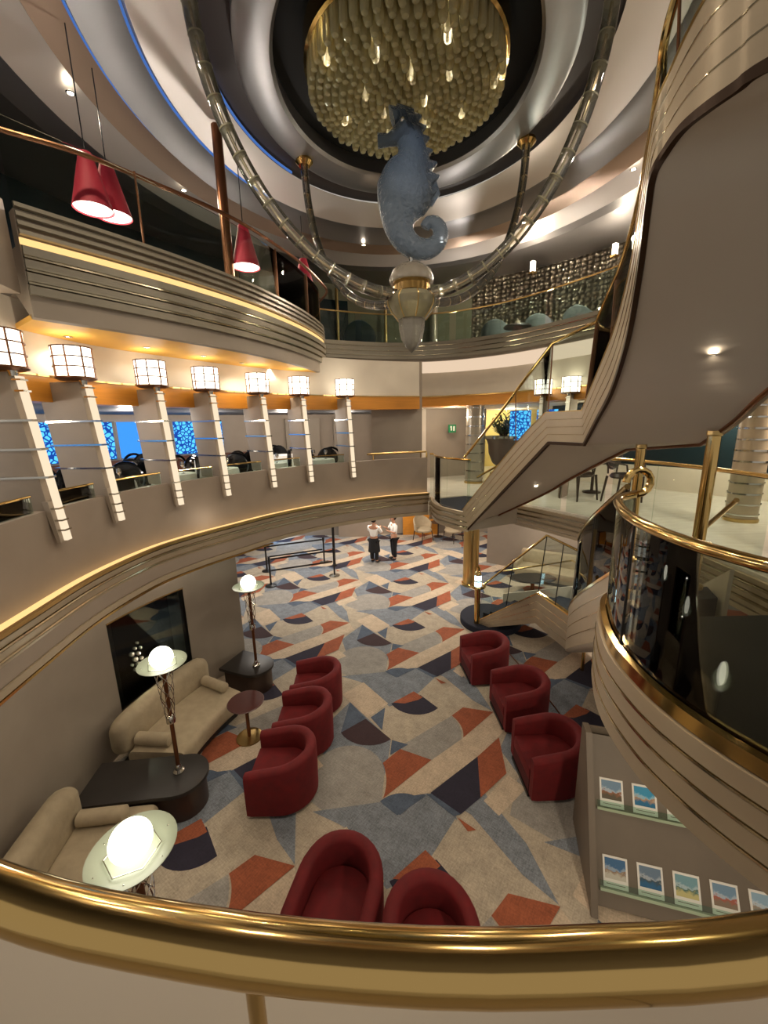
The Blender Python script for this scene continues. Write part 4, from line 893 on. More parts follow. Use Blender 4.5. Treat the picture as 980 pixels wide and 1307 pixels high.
NI = len(I_)
def inward(i):
    d = O_[i] - I_[i]; d.z = 0; return d.normalized()
def strip3(f0, f1, o0, o1, name, m_, parent, A=None, Bq=None, D=None):
    A = A or I_; Bq = Bq or T_; D = D or inward; R = []
    for i in range(len(A)):
        n = D(i); lo = A[i].lerp(Bq[i], f0); hi = A[i].lerp(Bq[i], f1)
        R.append([lo + n * o0, hi + n * o0, hi + n * o1, lo + n * o1])
    return MB().rings(R).build(name, m_, parent)
strip3(.09, .98, .02, .08, 'stringer_core', 'groove', us)
for k in range(4): strip3(.07 + k * .23, .07 + (k + 1) * .23 - .014, 0, .03, 'slat', 'slat', us)
for k in range(1, 4): strip3(.07 + k * .23 - .014, .07 + k * .23, -.004, .03, 'inlay_strip', 'steel_line', us)
strip3(-.035, .06, -.012, .022, 'lower_edge', 'edge_dark', us)
strip3(.97, 1.0, -.006, .085, 'brass_cap', 'gold_soft', us)
sfm = MB(); R_ = []
for i in range(NI):
    n = inward(i); a = I_[i] + n * .026; b_ = O_[i]; R_.append([a, b_, b_ + Vector((0, 0, .14)), a + Vector((0, 0, .14))])
sfm.rings(R_); sfm.build('soffit', 'soffit', us)
strip3(0, 1, -.0, .05, 'outer_stringer', 'slat', us, [q - Vector((0, 0, .02)) for q in O_], [q + Vector((0, 0, .42)) for q in O_])
MB().tube([q - Vector((0, 0, .01)) for q in O_[:]], .022, 8).build('outer_edge', 'bronze', us)
# treads
def treads(parent, ia, ib, n, rise, A, Bo, m_='navy_carpet'):
    for k in range(n):
        t0, t1 = ia + (ib - ia) * k / n, ia + (ib - ia) * (k + 1) / n
        at = lambda P, t: P[int(t)].lerp(P[min(int(t) + 1, len(P) - 1)], t - int(t))
        a0, a1, b0, b1 = at(A, t0), at(A, t1), at(Bo, t0), at(Bo, t1)
        z = max(a1.z, b1.z) + rise; zb = max(a0.z, a1.z, b0.z, b1.z) + .15
        ins = (b0 - a0); ins.z = 0; ins = ins.normalized() * .09
        q = [Vector((v.x, v.y, 0)) for v in (a0 + ins, a1 + ins, b1 - ins * .6, b0 - ins * .6)]
        MB().hexa([v + Vector((0, 0, zb)) for v in q], [v + Vector((0, 0, z)) for v in q]).build('tread', m_, parent, smooth=False)
treads(us, 0, 18, 10, .24, I_, O_); treads(us, 18, 24, 1, .24, I_, O_); treads(us, 24, 66, 11, .25, I_, O_)
# glass panels and handrail
for a, b_ in ((1, 9), (9, 18), (18, 24), (24, 33), (33, 42), (42, 54), (54, 66), (66, 78), (78, NI - 1)):
    R_ = []
    for i in range(a, b_ + 1):
        n = inward(i); R_.append([T_[i] + n * .03, H_[i] + n * .03, H_[i] + n * .042, T_[i] + n * .042])
    R_[0] = [Vector(v) for v in R_[0]]
    MB().rings(R_).build('glass_panel', 'glass_clear', us)
for i in (9, 18, 24, 33, 42, 54, 66): MB().cyl(T_[i] + inward(i) * .036, H_[i] + inward(i) * .036, .008, n=6).build('glass_joint', 'bronze', us)
MB().tube([q + inward(i) * .035 for i, q in enumerate(H_)], .022, 10).build('handrail', 'gold', us)
MB().tube([q + Vector((0, 0, 1.0)) for q in O_[:72]], .02, 8).build('handrail', 'gold', us)
# lamps recessed in the stair soffit
for (px, py, d, lb) in ((911, 457, 3.9, 'big curved stair soffit'), (684, 623, 7.15, 'lower stair soffit above the lobby')):
    q = gd(px, py, d)
    # drop the fitting on the soffit surface itself
    best = None
    for i in range(NI):
        for k in range(21):
            v = (I_[i] + inward(i) * .03).lerp(O_[i], k / 20); w_ = v - Vector((0, 0, EYE)); e = w_.normalized().cross(ray(px, py).normalized()).length
            if best is None or e < best[0]: best = (e, v)
    v = best[1]; dn = downlight((v.x, v.y, v.z - .005), 'small lit downlight in the ' + lb, .035)
    light('stair_soffit_light', 'SPOT', (v.x, v.y, v.z - .06), 14, WARM, .03, (v.x, v.y, 0), 120)
# brass posts carrying the stair
for px, py, d, lb, rr in ((815, 600, 5.55, 'far', .05), (902, 620, 4.95, 'near', .056)):
    q = gd(px, py, d); zt = min(((I_[i].lerp(O_[i], k / 10) - Vector((q.x, q.y, 0))).xy.length, I_[i].lerp(O_[i], k / 10).z) for i in range(NI) for k in range(11))[1]
    t = thing('brass_post', 'polished brass post carrying the stair, the %s one' % lb, 'post', (q.x, q.y, 3.6))
    MB().cyl((q.x, q.y, 3.6), (q.x, q.y, zt), rr, n=24).build('shaft', 'gold', t)
    MB().lathe([(rr, zt - .05), (rr + .008, zt - .04), (rr + .008, zt), (rr, zt)], q, 24).build('collar', 'gold_soft', t)
    MB().lathe([(rr, 3.6), (rr + .04, 3.6), (rr + .04, 3.63), (rr, 3.66)], q, 24).build('foot', 'gold_soft', t)

# ================================================================ RIGHT GLASS BALCONY beside the camera
RR = P2(spline([(2.05, 3.2), (1.80, 3.0), (1.62, 2.65), (1.52, 2.35), (1.485, 2.05), (1.50, 1.8), (1.58, 1.52), (1.75, 1.2), (2.0, .9), (2.4, .62)], 48))
gb = thing('curved_balustrade', 'curved smoked glass balustrade with brass rail at the right', 'balustrade', (1.5, 2.05, 3.3))
MB().tube([(q[0], q[1], 4.70) for q in RR], .032, 12).build('rail', 'gold', gb)
cur = [(RR[0][0] + .10 * math.sin(a), RR[0][1] - .02 + .0 * a, 4.70 + .10 * (1 - math.cos(a))) for a in [k * math.pi * 1.5 / 10 for k in range(11)]]
MB().tube(cur, .028, 10).build('scroll_end', 'gold', gb)
for a, b_ in ((0, .34), (.345, .70), (.705, 1)): MB().sweep(sub(RR, a, b_), band(-.008, .008, 3.86, 4.68)).build('glass_panel', 'glass_smoke', gb)
for a in (.3425, .7025): q = RR[int(a * 48)]; MB().cyl((q[0], q[1], 3.86), (q[0], q[1], 4.68), .008, n=6).build('glass_joint', 'black', gb)
MB().sweep(RR, [(-.05, 3.80), (.05, 3.80), (.05, 3.88), (.015, 3.89), (.015, 3.86), (-.015, 3.86), (-.015, 3.89), (-.05, 3.88)]).build('channel', 'gold', gb)
t11 = thing('trim_10', 'ribbed metal fascia under the curved glass balustrade', 'trim', (1.5, 2.05, 3.3)); tag(t11, kind='structure')
MB().sweep(RR, band(-.04, .04, 3.3, 3.80)).build('core', 'groove', t11)
slats(t11, RR, .045, .05, 3.28, 3.80, 4, side=1) if False else None
for k in range(4):
    z0 = 3.28 + k * .13
    MB().sweep(RR, [(.03, z0 + .007), (.062, z0 + .012), (.062, z0 + .118), (.03, z0 + .123)]).build('slat', 'slat', t11)
    MB().sweep(RR, [(-.03, z0 + .007), (-.062, z0 + .012), (-.062, z0 + .118), (-.03, z0 + .123)]).build('slat', 'slat', t11)
    if k:
        for s_ in (1, -1): MB().sweep(RR, band(.03, .067, z0 - .006, z0 + .006), s_).build('inlay_strip', 'steel_line', t11)
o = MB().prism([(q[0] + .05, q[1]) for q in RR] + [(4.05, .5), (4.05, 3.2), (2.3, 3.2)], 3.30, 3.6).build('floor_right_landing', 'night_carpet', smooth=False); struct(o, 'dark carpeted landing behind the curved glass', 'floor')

# ================================================================ LOWER STAIR
n0 = gz(608, 802, 0)
_a, _b = gz(685.5, 757, 1.45), gz(730.4, 788, 1.45)
A0 = [Vector((n0.x, n0.y, .0)), Vector((_a.x, _a.y, gd(692, 797, math.hypot(_a.x, _a.y)).z)), Vector((_b.x, _b.y, gd(731.5, 834, math.hypot(_b.x, _b.y)).z)), Vector((2.1, 3.45, 3.25))]
AT = [Vector((n0.x, n0.y, .22)), gz(685.5, 757, 1.45), gz(730.4, 788, 1.45), Vector((2.1, 3.45, 3.95))]
AO = [Vector((n0.x + .9, n0.y + .75, 0)), Vector((4.55, 9.15, A0[1].z)), Vector((4.85, 7.3, A0[2].z)), Vector((3.3, 3.6, 3.25))]
dd = lambda q: math.hypot(q.x, q.y)
AH = [gd(617, 746, dd(AT[0])), gd(696.7, 683.8, dd(AT[1])), gd(741.6, 706, dd(AT[2])), Vector((2.1, 3.45, 4.72))]
lin = lambda P, n=8: [P[i].lerp(P[i + 1], k / n) for i in range(len(P) - 1) for k in range(n)] + [P[-1]]
lA, lT, lO, lH = lin(A0), lin(AT), lin(AO), lin(AH)
for L in (lA, lT, lH):          # flight two swings in a gentle curve
    for i in range(16, 25):
        u = (i - 16) / 8; L[i] = L[i] + Vector((-.22 * math.sin(math.pi * u), 0, 0))
lsn = lambda i: (Vector((lO[i].x - lA[i].x, lO[i].y - lA[i].y, 0))).normalized()
ls = thing('lower_staircase', 'lower staircase with zigzag ribbed stringer and glass side', 'staircase', (n0.x, n0.y, 0))
strip3(.09, .98, .02, .07, 'stringer_core', 'groove', ls, lA, lT, lsn)
for k in range(4): strip3(.0 + k * .245, (k + 1) * .245 - .014, 0, .03, 'slat', 'slat', ls, lA, lT, lsn)
for k in range(1, 4): strip3(k * .245 - .014, k * .245, -.004, .03, 'inlay_strip', 'steel_line', ls, lA, lT, lsn)
strip3(.97, 1.02, -.006, .08, 'brass_cap', 'gold', ls, lA, lT, lsn)
R_ = [[lA[i] + lsn(i) * .03, lO[i], lO[i] + Vector((0, 0, .12)), lA[i] + lsn(i) * .03 + Vector((0, 0, .12))] for i in range(2, 25)]
MB().rings(R_).build('soffit', 'soffit', ls)
treads(ls, .6, 8, 7, .32, lA, lO); treads(ls, 8, 16, 1, .36, lA, lO); treads(ls, 16, 23.9, 13, .34, lA, lO)
for a, b_ in ((0, 4), (4, 8), (8, 12), (12, 16), (16, 19), (19, 22), (22, 24)):
    R_ = [[lT[i] + lsn(i) * .03, lH[i] + lsn(i) * .03, lH[i] + lsn(i) * .042, lT[i] + lsn(i) * .042] for i in range(a, b_ + 1)]
    MB().rings(R_).build('glass_panel', 'glass_clear', ls)
for i in (4, 8, 12, 16, 19, 22): MB().cyl(lT[i] + lsn(i) * .036, lH[i] + lsn(i) * .036, .010, n=6).build('glass_joint', 'black', ls)
MB().tube([q + lsn(i) * .036 for i, q in enumerate(lH)], .026, 10).build('handrail', 'gold', ls)
MB().tube([q + Vector((0, 0, 1.3)) - lsn(i) * .06 for i, q in enumerate(lO)], .022, 10).build('handrail', 'gold_soft', ls)
strip3(0, 1, -.0, .05, 'outer_stringer', 'cream', ls, [q + Vector((0, 0, -.02)) for q in lO], [q + Vector((0, 0, .62)) for q in lO], lsn)
MB().lathe([(.001, .16), (.78, .16), (.80, .14), (.80, 0), (.001, 0)], (n0.x + .45, n0.y + .35), 40).build('bottom_step', 'navy_carpet', ls)
strip_posts = MB()
q = (lA[14] + lO[14]) / 2; MB().cyl((q.x, q.y, 0), (q.x, q.y, q.z + .02), .035, n=12).build('support_post', 'gold', ls)
nw = thing('newel_lamp', 'brass newel post with a glowing capped lamp at the stair foot', 'newel', (n0.x, n0.y, 0))
zc = gd(610, 748, dd(n0)).z
MB().cyl((n0.x, n0.y, .16), (n0.x, n0.y, zc), .075, n=20).build('post', 'gold', nw)
MB().tube([(n0.x + .17 * math.cos(a), n0.y + .17 * math.sin(a), zc) for a in [2 * math.pi * k / 24 for k in range(24)]], .035, 8, closed=True).build('ring_collar', 'gold', nw)
MB().cyl((n0.x, n0.y, zc), (n0.x, n0.y, zc + .30), .085, n=18).build('lamp_glass', 'newel_light', nw)
MB().lathe([(.09, zc + .13), (.097, zc + .13), (.097, zc + .16), (.09, zc + .16)], n0, 18).build('lamp_band', 'gold', nw)
MB().lathe([(.09, zc + .30), (.07, zc + .38), (.035, zc + .44), (.06, zc + .50), (.001, zc + .56)], n0, 18).build('cap', 'gold', nw)

# ================================================================ CAMERA-SIDE RAIL AND LEDGE
CR = P2(spline([(-2.4, 1.15), (-1.5, .72), (-.95, .53), (-.5, .395), (-.23, .345), (0, .322), (.2, .318), (.45, .33), (.9, .40), (1.4, .56)], 60))
cr = thing('brass_handrail', 'thick polished brass handrail across the bottom foreground', 'handrail', (0, .32, 4.45))
MB().tube([(q[0], q[1], 4.72) for q in CR], .031, 24).build('rail', 'gold', cr)
for i in (14, 36, 50):
    q = offset(CR, -.0)[i]
    MB().cyl((q[0], q[1], 4.45), (q[0], q[1], 4.70), .010, n=12).build('bracket_stem', 'gold_soft', cr); MB().box((q[0], q[1], 4.694), (.06, .02, .005), .0).build('saddle', 'bronze', cr); MB().lathe([(.001, 4.45), (.03, 4.45), (.03, 4.458), (.012, 4.465)], q, 16).build('foot', 'gold_soft', cr)
o = MB().sweep(CR, band(.115, -.55, 3.30, 4.45)).build('wall_ledge', 'soffit'); struct(o, 'taupe parapet ledge under the foreground rail', 'wall')
for i in (4, 22, 44): 
    N_ = normals(CR)[i]; q = CR[i]; MB().box((q[0] - N_[0] * .26, q[1] - N_[1] * .26, 4.4506), (.003, .58, .0012), math.atan2(N_[1], N_[0]) - math.pi / 2).build('seam', 'groove', o, smooth=False)
o = MB().prism([(-3.5, -4), (4.05, -4), (4.05, .5), (2.4, .6), (1.4, .2), (0, -.1), (-1.5, .3), (-2.7, 1.2), (-3.5, 1.2)], 3.3, 3.6).build('floor_near_deck', 'marble', smooth=False); struct(o, 'middle deck floor behind the foreground rail', 'floor')

# ================================================================ LOUNGE FURNITURE
def armchair():
    r = thing('tub_chair', 'x', 'armchair'); n = 28; R_ = []
    # U path: front faces -y; the arms end at y = -.40
    path = [(-.36, -.40 + .33 * k / 5) for k in range(5)] + [(-.36 * math.cos(a), .01 + .38 * math.sin(a)) for a in [math.pi * k / 16 for k in range(17)]] + [(.36, -.07 - .33 * k / 5) for k in range(1, 6)]
    N_ = normals(path)
    for i, (x, y) in enumerate(path):
        h = .64 + .12 * min(1, max(0, (y + .40) / .7)); th = .07
        e = .8 if i in (0, len(path) - 1) else 1
        nx, ny = N_[i]
        prof = [(th * .9 * e, .04), (th * e, h * .5), (th * 1.0 * e, h - .05), (th * .7 * e, h - .012), (0, h), (-th * .7 * e, h - .012), (-th * e, h - .05), (-th * .8 * e, h * .6), (-th * .8, .04)]
        R_.append([(x + nx * o, y + ny * o, z) for o, z in prof])
    MB().rings(R_).build('tub_back', 'velvet', r, angle=60)
    seat = [(.30 * math.cos(a), .06 + .26 * math.sin(a)) for a in [math.pi * k / 14 for k in range(15)]] + [(-.30, -.41), (.30, -.41)]
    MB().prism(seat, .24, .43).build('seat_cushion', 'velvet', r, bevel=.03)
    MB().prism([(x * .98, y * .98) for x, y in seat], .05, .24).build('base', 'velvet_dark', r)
    MB().prism([(x * 1.05, y * 1.02) for x, y in seat], .0, .05).build('plinth', 'black', r)
    return r
ac = armchair(); used = 0
W_ = -math.pi / 2          # local front (-y) turned to face -x
for x, y, rz, lb in ((-1.55, 4.93, W_, 'red velvet tub chair nearest the camera in the left row'), (-1.43, 5.87, W_ + .03, 'red velvet tub chair in the middle of the left row'), (-1.37, 6.81, W_ + .05, 'red velvet tub chair farthest in the left row'),
                     (2.42, 5.08, W_ + .02, 'bright red velvet tub chair nearest in the right row, beside the card rack'), (2.42, 6.38, W_ + .05, 'red velvet tub chair in the middle of the right row'), (2.10, 7.68, W_ + .1, 'red velvet tub chair farthest in the right row, by the brass newel'),
                     (-.55, 3.2, -.30, 'red velvet tub chair at the bottom, left of the front pair, seen from above'), (.36, 2.78, .12, 'red velvet tub chair at the bottom, right of the front pair, half behind the rail')):
    place(ac, used, (x, y, .0105), rz, lb, 'red tub chairs').scale = (1.07, 1.07, 1.06); used = 1
# curved sofas along the wall
def sofa(y0, y1, label):
    seg = [q for q in WALL5 if y0 <= q[1] <= y1]; mid = seg[len(seg) // 2]
    r = thing('curved_sofa', label, 'sofa', (mid[0] + 1.0, mid[1], 0))
    def rnd(o0, o1, z0, z1, rad):
        pr = []
        for cx_, cz, a0 in ((o1 - rad, z0 + rad, -90), (o1 - rad, z1 - rad, 0), (o0 + rad, z1 - rad, 90), (o0 + rad, z0 + rad, 180)):
            for k in range(5): a = math.radians(a0 + k * 22.5); pr.append((cx_ + rad * math.cos(a), cz + rad * math.sin(a)))
        return pr
    def cap(path, prof, name, shrink=.75, m_='suede'):
        N_ = normals(path); R_ = []; cx_ = sum(p[0] for p in prof) / len(prof); cz = sum(p[1] for p in prof) / len(prof); n = len(path)
        for i, q in enumerate(path):
            e = min(i, n - 1 - i); k = 1 if e >= 2 else (shrink if e == 0 else .94)
            R_.append([(q[0] - N_[i][0] * (cx_ + (o - cx_) * k), q[1] - N_[i][1] * (cx_ + (o - cx_) * k), cz + (z - cz) * k) for o, z in prof])
        return MB().rings(R_).build(name, m_, r, angle=70)
    cap(seg, rnd(.2, .50, .30, .92, .14), 'backrest')
    cap(seg, rnd(.46, 1.42, .12, .44, .09), 'seat', .94)
    cap(seg, rnd(.25, 1.36, .0, .12, .04), 'plinth', .96, 'dark_top')
    for i in (2, -3):
        q = seg[i]; N_ = normals(seg)[i]; a = Vector((q[0] - N_[0] * .52, q[1] - N_[1] * .52, .53)); b_ = Vector((q[0] - N_[0] * 1.12, q[1] - N_[1] * 1.12, .53)); d = (b_ - a).normalized()
        MB().tube([a, a + d * .03, b_ - d * .03, b_], [.05, .095, .095, .05], 14).build('bolster', 'suede', r)
    return r
sofa(5.2, 7.35, 'long curved beige suede sofa under the display niche')
sofa(2.7, 4.30, 'curved beige suede sofa at the lower left, partly behind the lamp')
# D-shaped dark side tables
def side_table(back, front, hw, label):
    b_, f_ = Vector(back), Vector(front); d = (f_ - b_).normalized(); s_ = Vector((-d.y, d.x)); c = f_ - d * hw
    top_ = [b_ + s_ * hw, b_ - s_ * hw] + [c + (-s_ * math.cos(a) + d * math.sin(a)) * hw for a in [math.pi * k / 16 for k in range(17)]]
    t = thing('side_table', label, 'table', (c.x, c.y, 0))
    MB().prism([tuple(q) for q in top_], .44, .50).build('table_top', 'dark_top', t, bevel=.008)
    MB().prism([tuple(c + (q - c) * .86) for q in top_], .0, .44).build('body', 'wood_dark', t)
    return t
side_table((-4.2, 4.62), (-2.60, 4.80), .36, 'dark D-shaped side table between the two sofas')
side_table((-3.3, 7.62), (-2.38, 7.25), .36, 'dark D-shaped side table at the end of the wall')
side_table((-3.4, 2.05), (-1.75, 2.42), .36, 'dark side table under the nearest floor lamp')
# lamps
def table_lamp():
    r = thing('globe_lamp', 'x', 'lamp')
    MB().lathe([(.001, 0), (.075, 0), (.075, .02), (.045, .05), (.04, .10), (.03, .12), (.001, .12)], (0, 0), 24).build('base', 'chrome', r)
    MB().cyl((0, 0, .1), (0, 0, 1.66), .028, n=16).build('pole', 'bronze', r)
    MB().lathe([(.03, .80), (.06, .82), (.06, .88), (.045, .92), (.03, .93)], (0, 0), 20).build('collar', 'chrome', r)
    for k in range(10):
        s_ = 1 if k % 2 else -1; a0 = k * math.pi / 5
        MB().tube([((.055 + .06 * (i / 24)) * math.cos(a0 + s_ * i / 24 * 4.2), (.055 + .06 * (i / 24)) * math.sin(a0 + s_ * i / 24 * 4.2), .88 + .78 * i / 24) for i in range(25)], .005, 5).build('lattice_wire', 'chrome', r)
    dsh = MB().lathe([(.001, 1.66), (.10, 1.665), (.22, 1.69), (.30, 1.735), (.302, 1.742), (.29, 1.74), (.21, 1.705), (.10, 1.68), (.001, 1.68)], (0, 0), 40).build('glass_dish', 'dish', r)
    MB().sphere((0, 0, 1.815), .145, 28).build('globe', 'globe', r)
    hx = [(.19 * math.cos(a), .19 * math.sin(a), 1.715) for a in [math.pi / 3 * k for k in range(6)]]
    MB().tube(hx, .005, 6, closed=True).build('wire_holder', 'chrome', dsh)
    for k in range(6):
        a = k * math.pi / 3 + .5; MB().sphere((.25 * math.cos(a), .25 * math.sin(a), 1.722), .007, 8).build('rivet', 'chrome', dsh)
    return r
tl_ = table_lamp()
for n_, (x, y, lb) in enumerate(((-3.01, 4.80, 'globe lamp with wire lattice stem on the table between the sofas'), (-2.69, 7.36, 'globe lamp with glass dish at the end of the curved wall, farthest'), (-1.93, 2.38, 'large bright globe lamp in a pale dish at the lower left, nearest'))):
    place(tl_, n_, (x, y, .505), n_ * .7, lb, 'globe lamps')
# pedestal table by the left chairs
t = thing('pedestal_table', 'small round dark red-brown pedestal table by the long sofa', 'table', (-2.43, 5.98, 0))
MB().lathe([(.001, .70), (.29, .70), (.305, .712), (.29, .725), (.001, .725)], (-2.43, 5.98), 40).build('table_top', 'table_brown', t)
MB().cyl((-2.43, 5.98, .02), (-2.43, 5.98, .70), .03, n=16).build('pole', 'bronze', t)
MB().lathe([(.001, .035), (.03, .035), (.215, .022), (.22, .0105), (.001, .0105)], (-2.43, 5.98), 36).build('base', 'gold_soft', t)
# card rack
e_ = Vector((.962, -.272, 0)); g_ = Vector((.272 * .95, .962 * .95, 1.5)); gl = g_.length; gu = g_.normalized(); nrm = e_.cross(gu).normalized()
if nrm.y > 0: nrm = -nrm
L0 = Vector((2.20, 3.38, .012))
rk = thing('card_rack', 'taupe slanted display rack of picture cards at the lower right', 'rack', tuple(L0))
def rp_(s_, u, o=0): return L0 + e_ * s_ + gu * (u * gl) + nrm * o
def slab(s0, s1, u0, u1, o0, o1, name, m_, parent=rk):
    return MB().hexa([rp_(s0, u0, o0), rp_(s1, u0, o0), rp_(s1, u1, o0), rp_(s0, u1, o0)], [rp_(s0, u0, o1), rp_(s1, u0, o1), rp_(s1, u1, o1), rp_(s0, u1, o1)]).build(name, m_, parent, smooth=False)
slab(.06, 2.3, .02, .98, -.04, 0, 'display_board', 'rack_panel')
def cheek(s0, s1):
    B_ = [(0, 0, 0), (0, 0, 0)]
    pl_ = Vector((.272, .962, 0))
    q = [L0 + e_ * s0, L0 + e_ * s0 + pl_ * 1.05, L0 + e_ * s0 + pl_ * 1.05 + Vector((0, 0, 1.52)), L0 + e_ * s0 + pl_ * .92 + Vector((0, 0, 1.55))]
    q[0] = q[0] - pl_ * .10; q[3] = q[3] - pl_ * .08
    MB().hexa(q, [v + e_ * (s1 - s0) for v in q]).build('side_panel', 'rack_panel', rk, smooth=False)
cheek(-.01, .06); cheek(2.3, 2.37)
pl_ = Vector((.272, .962, 0)); q = [L0 + pl_ * 1.0, L0 + pl_ * 1.05, L0 + pl_ * 1.05 + e_ * 2.3, L0 + pl_ * 1.0 + e_ * 2.3]
MB().hexa(q, [v + Vector((0, 0, 1.5)) for v in q]).build('back_panel', 'rack_panel', rk, smooth=False)
for row, u0 in enumerate((.13, .56)):
    slab(.10, 2.25, u0 - .02, u0 - .005, 0, .05, 'card_tray', 'acrylic'); slab(.10, 2.25, u0 - .02, u0 + .035, .048, .053, 'tray_lip', 'glass')
    for k in range(6):
        s0 = .14 + k * .345; wd = .25; hh = .165
        pos = ['first', 'second', 'third', 'fourth', 'fifth', 'last'][k]
        cd = thing('picture_card', 'white-bordered landscape card, %s from the left in the %s row of the rack' % (pos, 'lower' if row == 0 else 'upper'), 'card', tuple(rp_(s0, u0, .01)), 'picture cards')
        slab(s0, s0 + wd, u0, u0 + hh, .006, .014, 'card', 'white', cd); cp_ = cd.children[0]
        slab(s0 + .02, s0 + wd - .02, u0 + .045, u0 + hh - .012, .014, .0155, 'picture', 'picture_%d' % ((k + 3 * (1 - row) + row * 0) % 8), cp_)
        slab(s0 + .03, s0 + wd - .03, u0 + .016, u0 + .020, .014, .0152, 'caption_line', 'taupe_dark', cp_)
# dark rope lying behind the right chairs
rp2 = [gz(*q, .02) for q in ((646, 830), (662, 848), (690, 880), (702, 895), (715, 912), (745, 960), (750, 990))]
o = MB().tube(spline([tuple(q) for q in rp2], 30), .012, 6).build('floor_cable', 'bronze'); tag(o, 'dark bronze floor trim curving behind the right chairs', 'cable')

# ================================================================ FAR LOBBY on the carpeted deck
cq = gz(600, 746, 0); t = thing('gold_column', 'thick gold column standing on the carpet under the stair landing', 'column', (cq.x, cq.y, 0))
MB().cyl((cq.x, cq.y, 0), (cq.x, cq.y, 3.22), .25, n=28).build('shaft', 'gold_soft', t); MB().lathe([(.25, 0), (.29, 0), (.29, .08), (.25, .1)], cq, 28).build('base', 'gold', t)
wallbox('wall_back', -12, 19.0, 12, 19.0, 0, 3.3, 'taupe', 'back wall of the carpeted deck')
wallbox('wall_back_left', -6.6, 15.2, -5.3, 18.0, 0, 3.25, 'taupe_dark', 'low taupe wall at the back left')
wallbox('door_1', -2.2, 18.6, -.6, 18.6, 0, 3.2, 'taupe_dark', 'closed double door in the back wall', .1, 'door')
wallbox('wall_back_right', 3.9, 14.6, 9.5, 10.5, 0, 3.22, 'taupe', 'plain taupe wall behind the lower staircase')
wallbox('wall_orange', .9, 18.75, 2.6, 18.75, 0, 3.2, 'orange_wood', 'orange wood panel in the back wall', .1)
a = MB(); a.prism([(gz(350, 710, 0).x, gz(350, 710, 0).y), (gz(398, 700, 0).x, gz(398, 700, 0).y), (gz(398, 690, 0).x, gz(398, 690, 0).y), (gz(355, 693, 0).x, gz(355, 693, 0).y)], .011, .016)  # flat pale sheet painted in for daylight falling on the carpet
o = a.build('daylight_patch', 'screen_blue' if False else 'c_grey', smooth=False); tag(o, 'pale patch painted in for blue daylight on the carpet at the back left', 'light patch')
light('entrance_daylight', 'AREA', (-5.5, 18.3, 2.2), 90, (.55, .75, 1), .9, (-4.5, 16.5, 0))
# stanchions and belts
PST = [(346, 748, 'front left'), (341, 729, 'rear left'), (427, 735, 'front right'), (414, 718, 'rear right')]
pos = {}
for px, py, lb in PST:
    q = gz(px, py, 0); pos[lb] = q
    t = thing('stanchion_post', 'black belt barrier post, ' + lb + ' of the queue barrier', 'stanchion', (q.x, q.y, 0), 'queue barrier posts')
    MB().lathe([(.001, .012), (.19, .012), (.19, .03), (.06, .055), (.03, .07), (.001, .07)], q, 24).build('base', 'black' if 'left' in lb else 'chrome', t)
    MB().cyl((q.x, q.y, .05), (q.x, q.y, .98), .032, n=14).build('pole', 'black', t); MB().lathe([(.045, .90), (.045, 1.02), (.03, 1.05), (.001, 1.05)], q, 16).build('head', 'black', t)
def belt(a, b_, z, lb):
    d = (b_ - a).normalized(); s_ = Vector((-d.y, d.x, 0)) * .004; a2 = a + d * .05; b2 = b_ - d * .05; h = .028; up = lambda v, z_: Vector((v.x, v.y, z_))
    o = MB().hexa([up(a2 - s_, z - h), up(b2 - s_, z - h), up(b2 + s_, z - h), up(a2 + s_, z - h)], [up(a2 - s_, z + h), up(b2 - s_, z + h), up(b2 + s_, z + h), up(a2 + s_, z + h)]).build('barrier_belt', 'black', smooth=False)
    tag(o, lb, 'belt', 'queue barrier belts')
for z, w_ in ((.95, 'upper'), (.55, 'lower')):
    belt(pos['front left'], pos['front right'], z, w_ + ' black belt between the two front barrier posts')
    belt(pos['rear left'], pos['rear right'], z, w_ + ' black belt between the two rear barrier posts')
q = gz(427, 722, 0); t = thing('tall_black_post', 'tall slim black post behind the queue barrier', 'post', (q.x, q.y, 0)); MB().cyl((q.x, q.y, .012), (q.x, q.y, 3.2), .05, n=14).build('shaft', 'black', t); MB().lathe([(.05, .012), (.09, .012), (.09, .05), (.05, .06)], q, 16).build('foot', 'black', t)
# far tub chairs with cafe table
def far_chair(px, py, rz, lb):
    q = gz(px, py, 0); r = thing('club_chair', lb, 'chair'); R_ = []
    for k in range(13):
        a = math.pi * k / 12; x, y = .36 * math.cos(a), .3 * math.sin(a) - .02; h = .62 + .28 * math.sin(a)
        R_.append([(x * .8, y * .8, .36), (x, y, .4), (x * 1.12, y * 1.12, h), (x * 1.02, y * 1.02, h + .02)])
    MB().rings(R_).build('backrest', 'suede', r); MB().lathe([(.001, .36), (.3, .36), (.32, .42), (.28, .47), (.001, .48)], (0, 0), 20).build('seat', 'suede', r)
    for x, y in ((-.22, -.22), (.22, -.22), (-.22, .22), (.22, .22)): MB().cyl((x, y, .38), (x * 1.2, y * 1.2, 0), .02, .014, 8).build('leg', 'wood_dark', r)
    r.location = (q.x, q.y, .012); r.rotation_euler = (0, 0, rz); r.scale = (1.25, 1.25, 1.25)
far_chair(540, 690, .6, 'pale club chair with dark legs at the back, left of the small table'); far_chair(578, 691, -.9, 'pale club chair with dark legs at the back, right of the small table')
q = gz(559, 685, 0); t = thing('cafe_table', 'small dark table between the pale club chairs at the back', 'table', (q.x, q.y, 0))
MB().lathe([(.001, .70), (.34, .70), (.36, .72), (.34, .74), (.001, .74)], q, 24).build('table_top', 'wood_dark', t); MB().lathe([(.001, .012), (.22, .012), (.22, .03), (.03, .06), (.03, .7)], q, 16).build('pedestal', 'wood_dark', t)
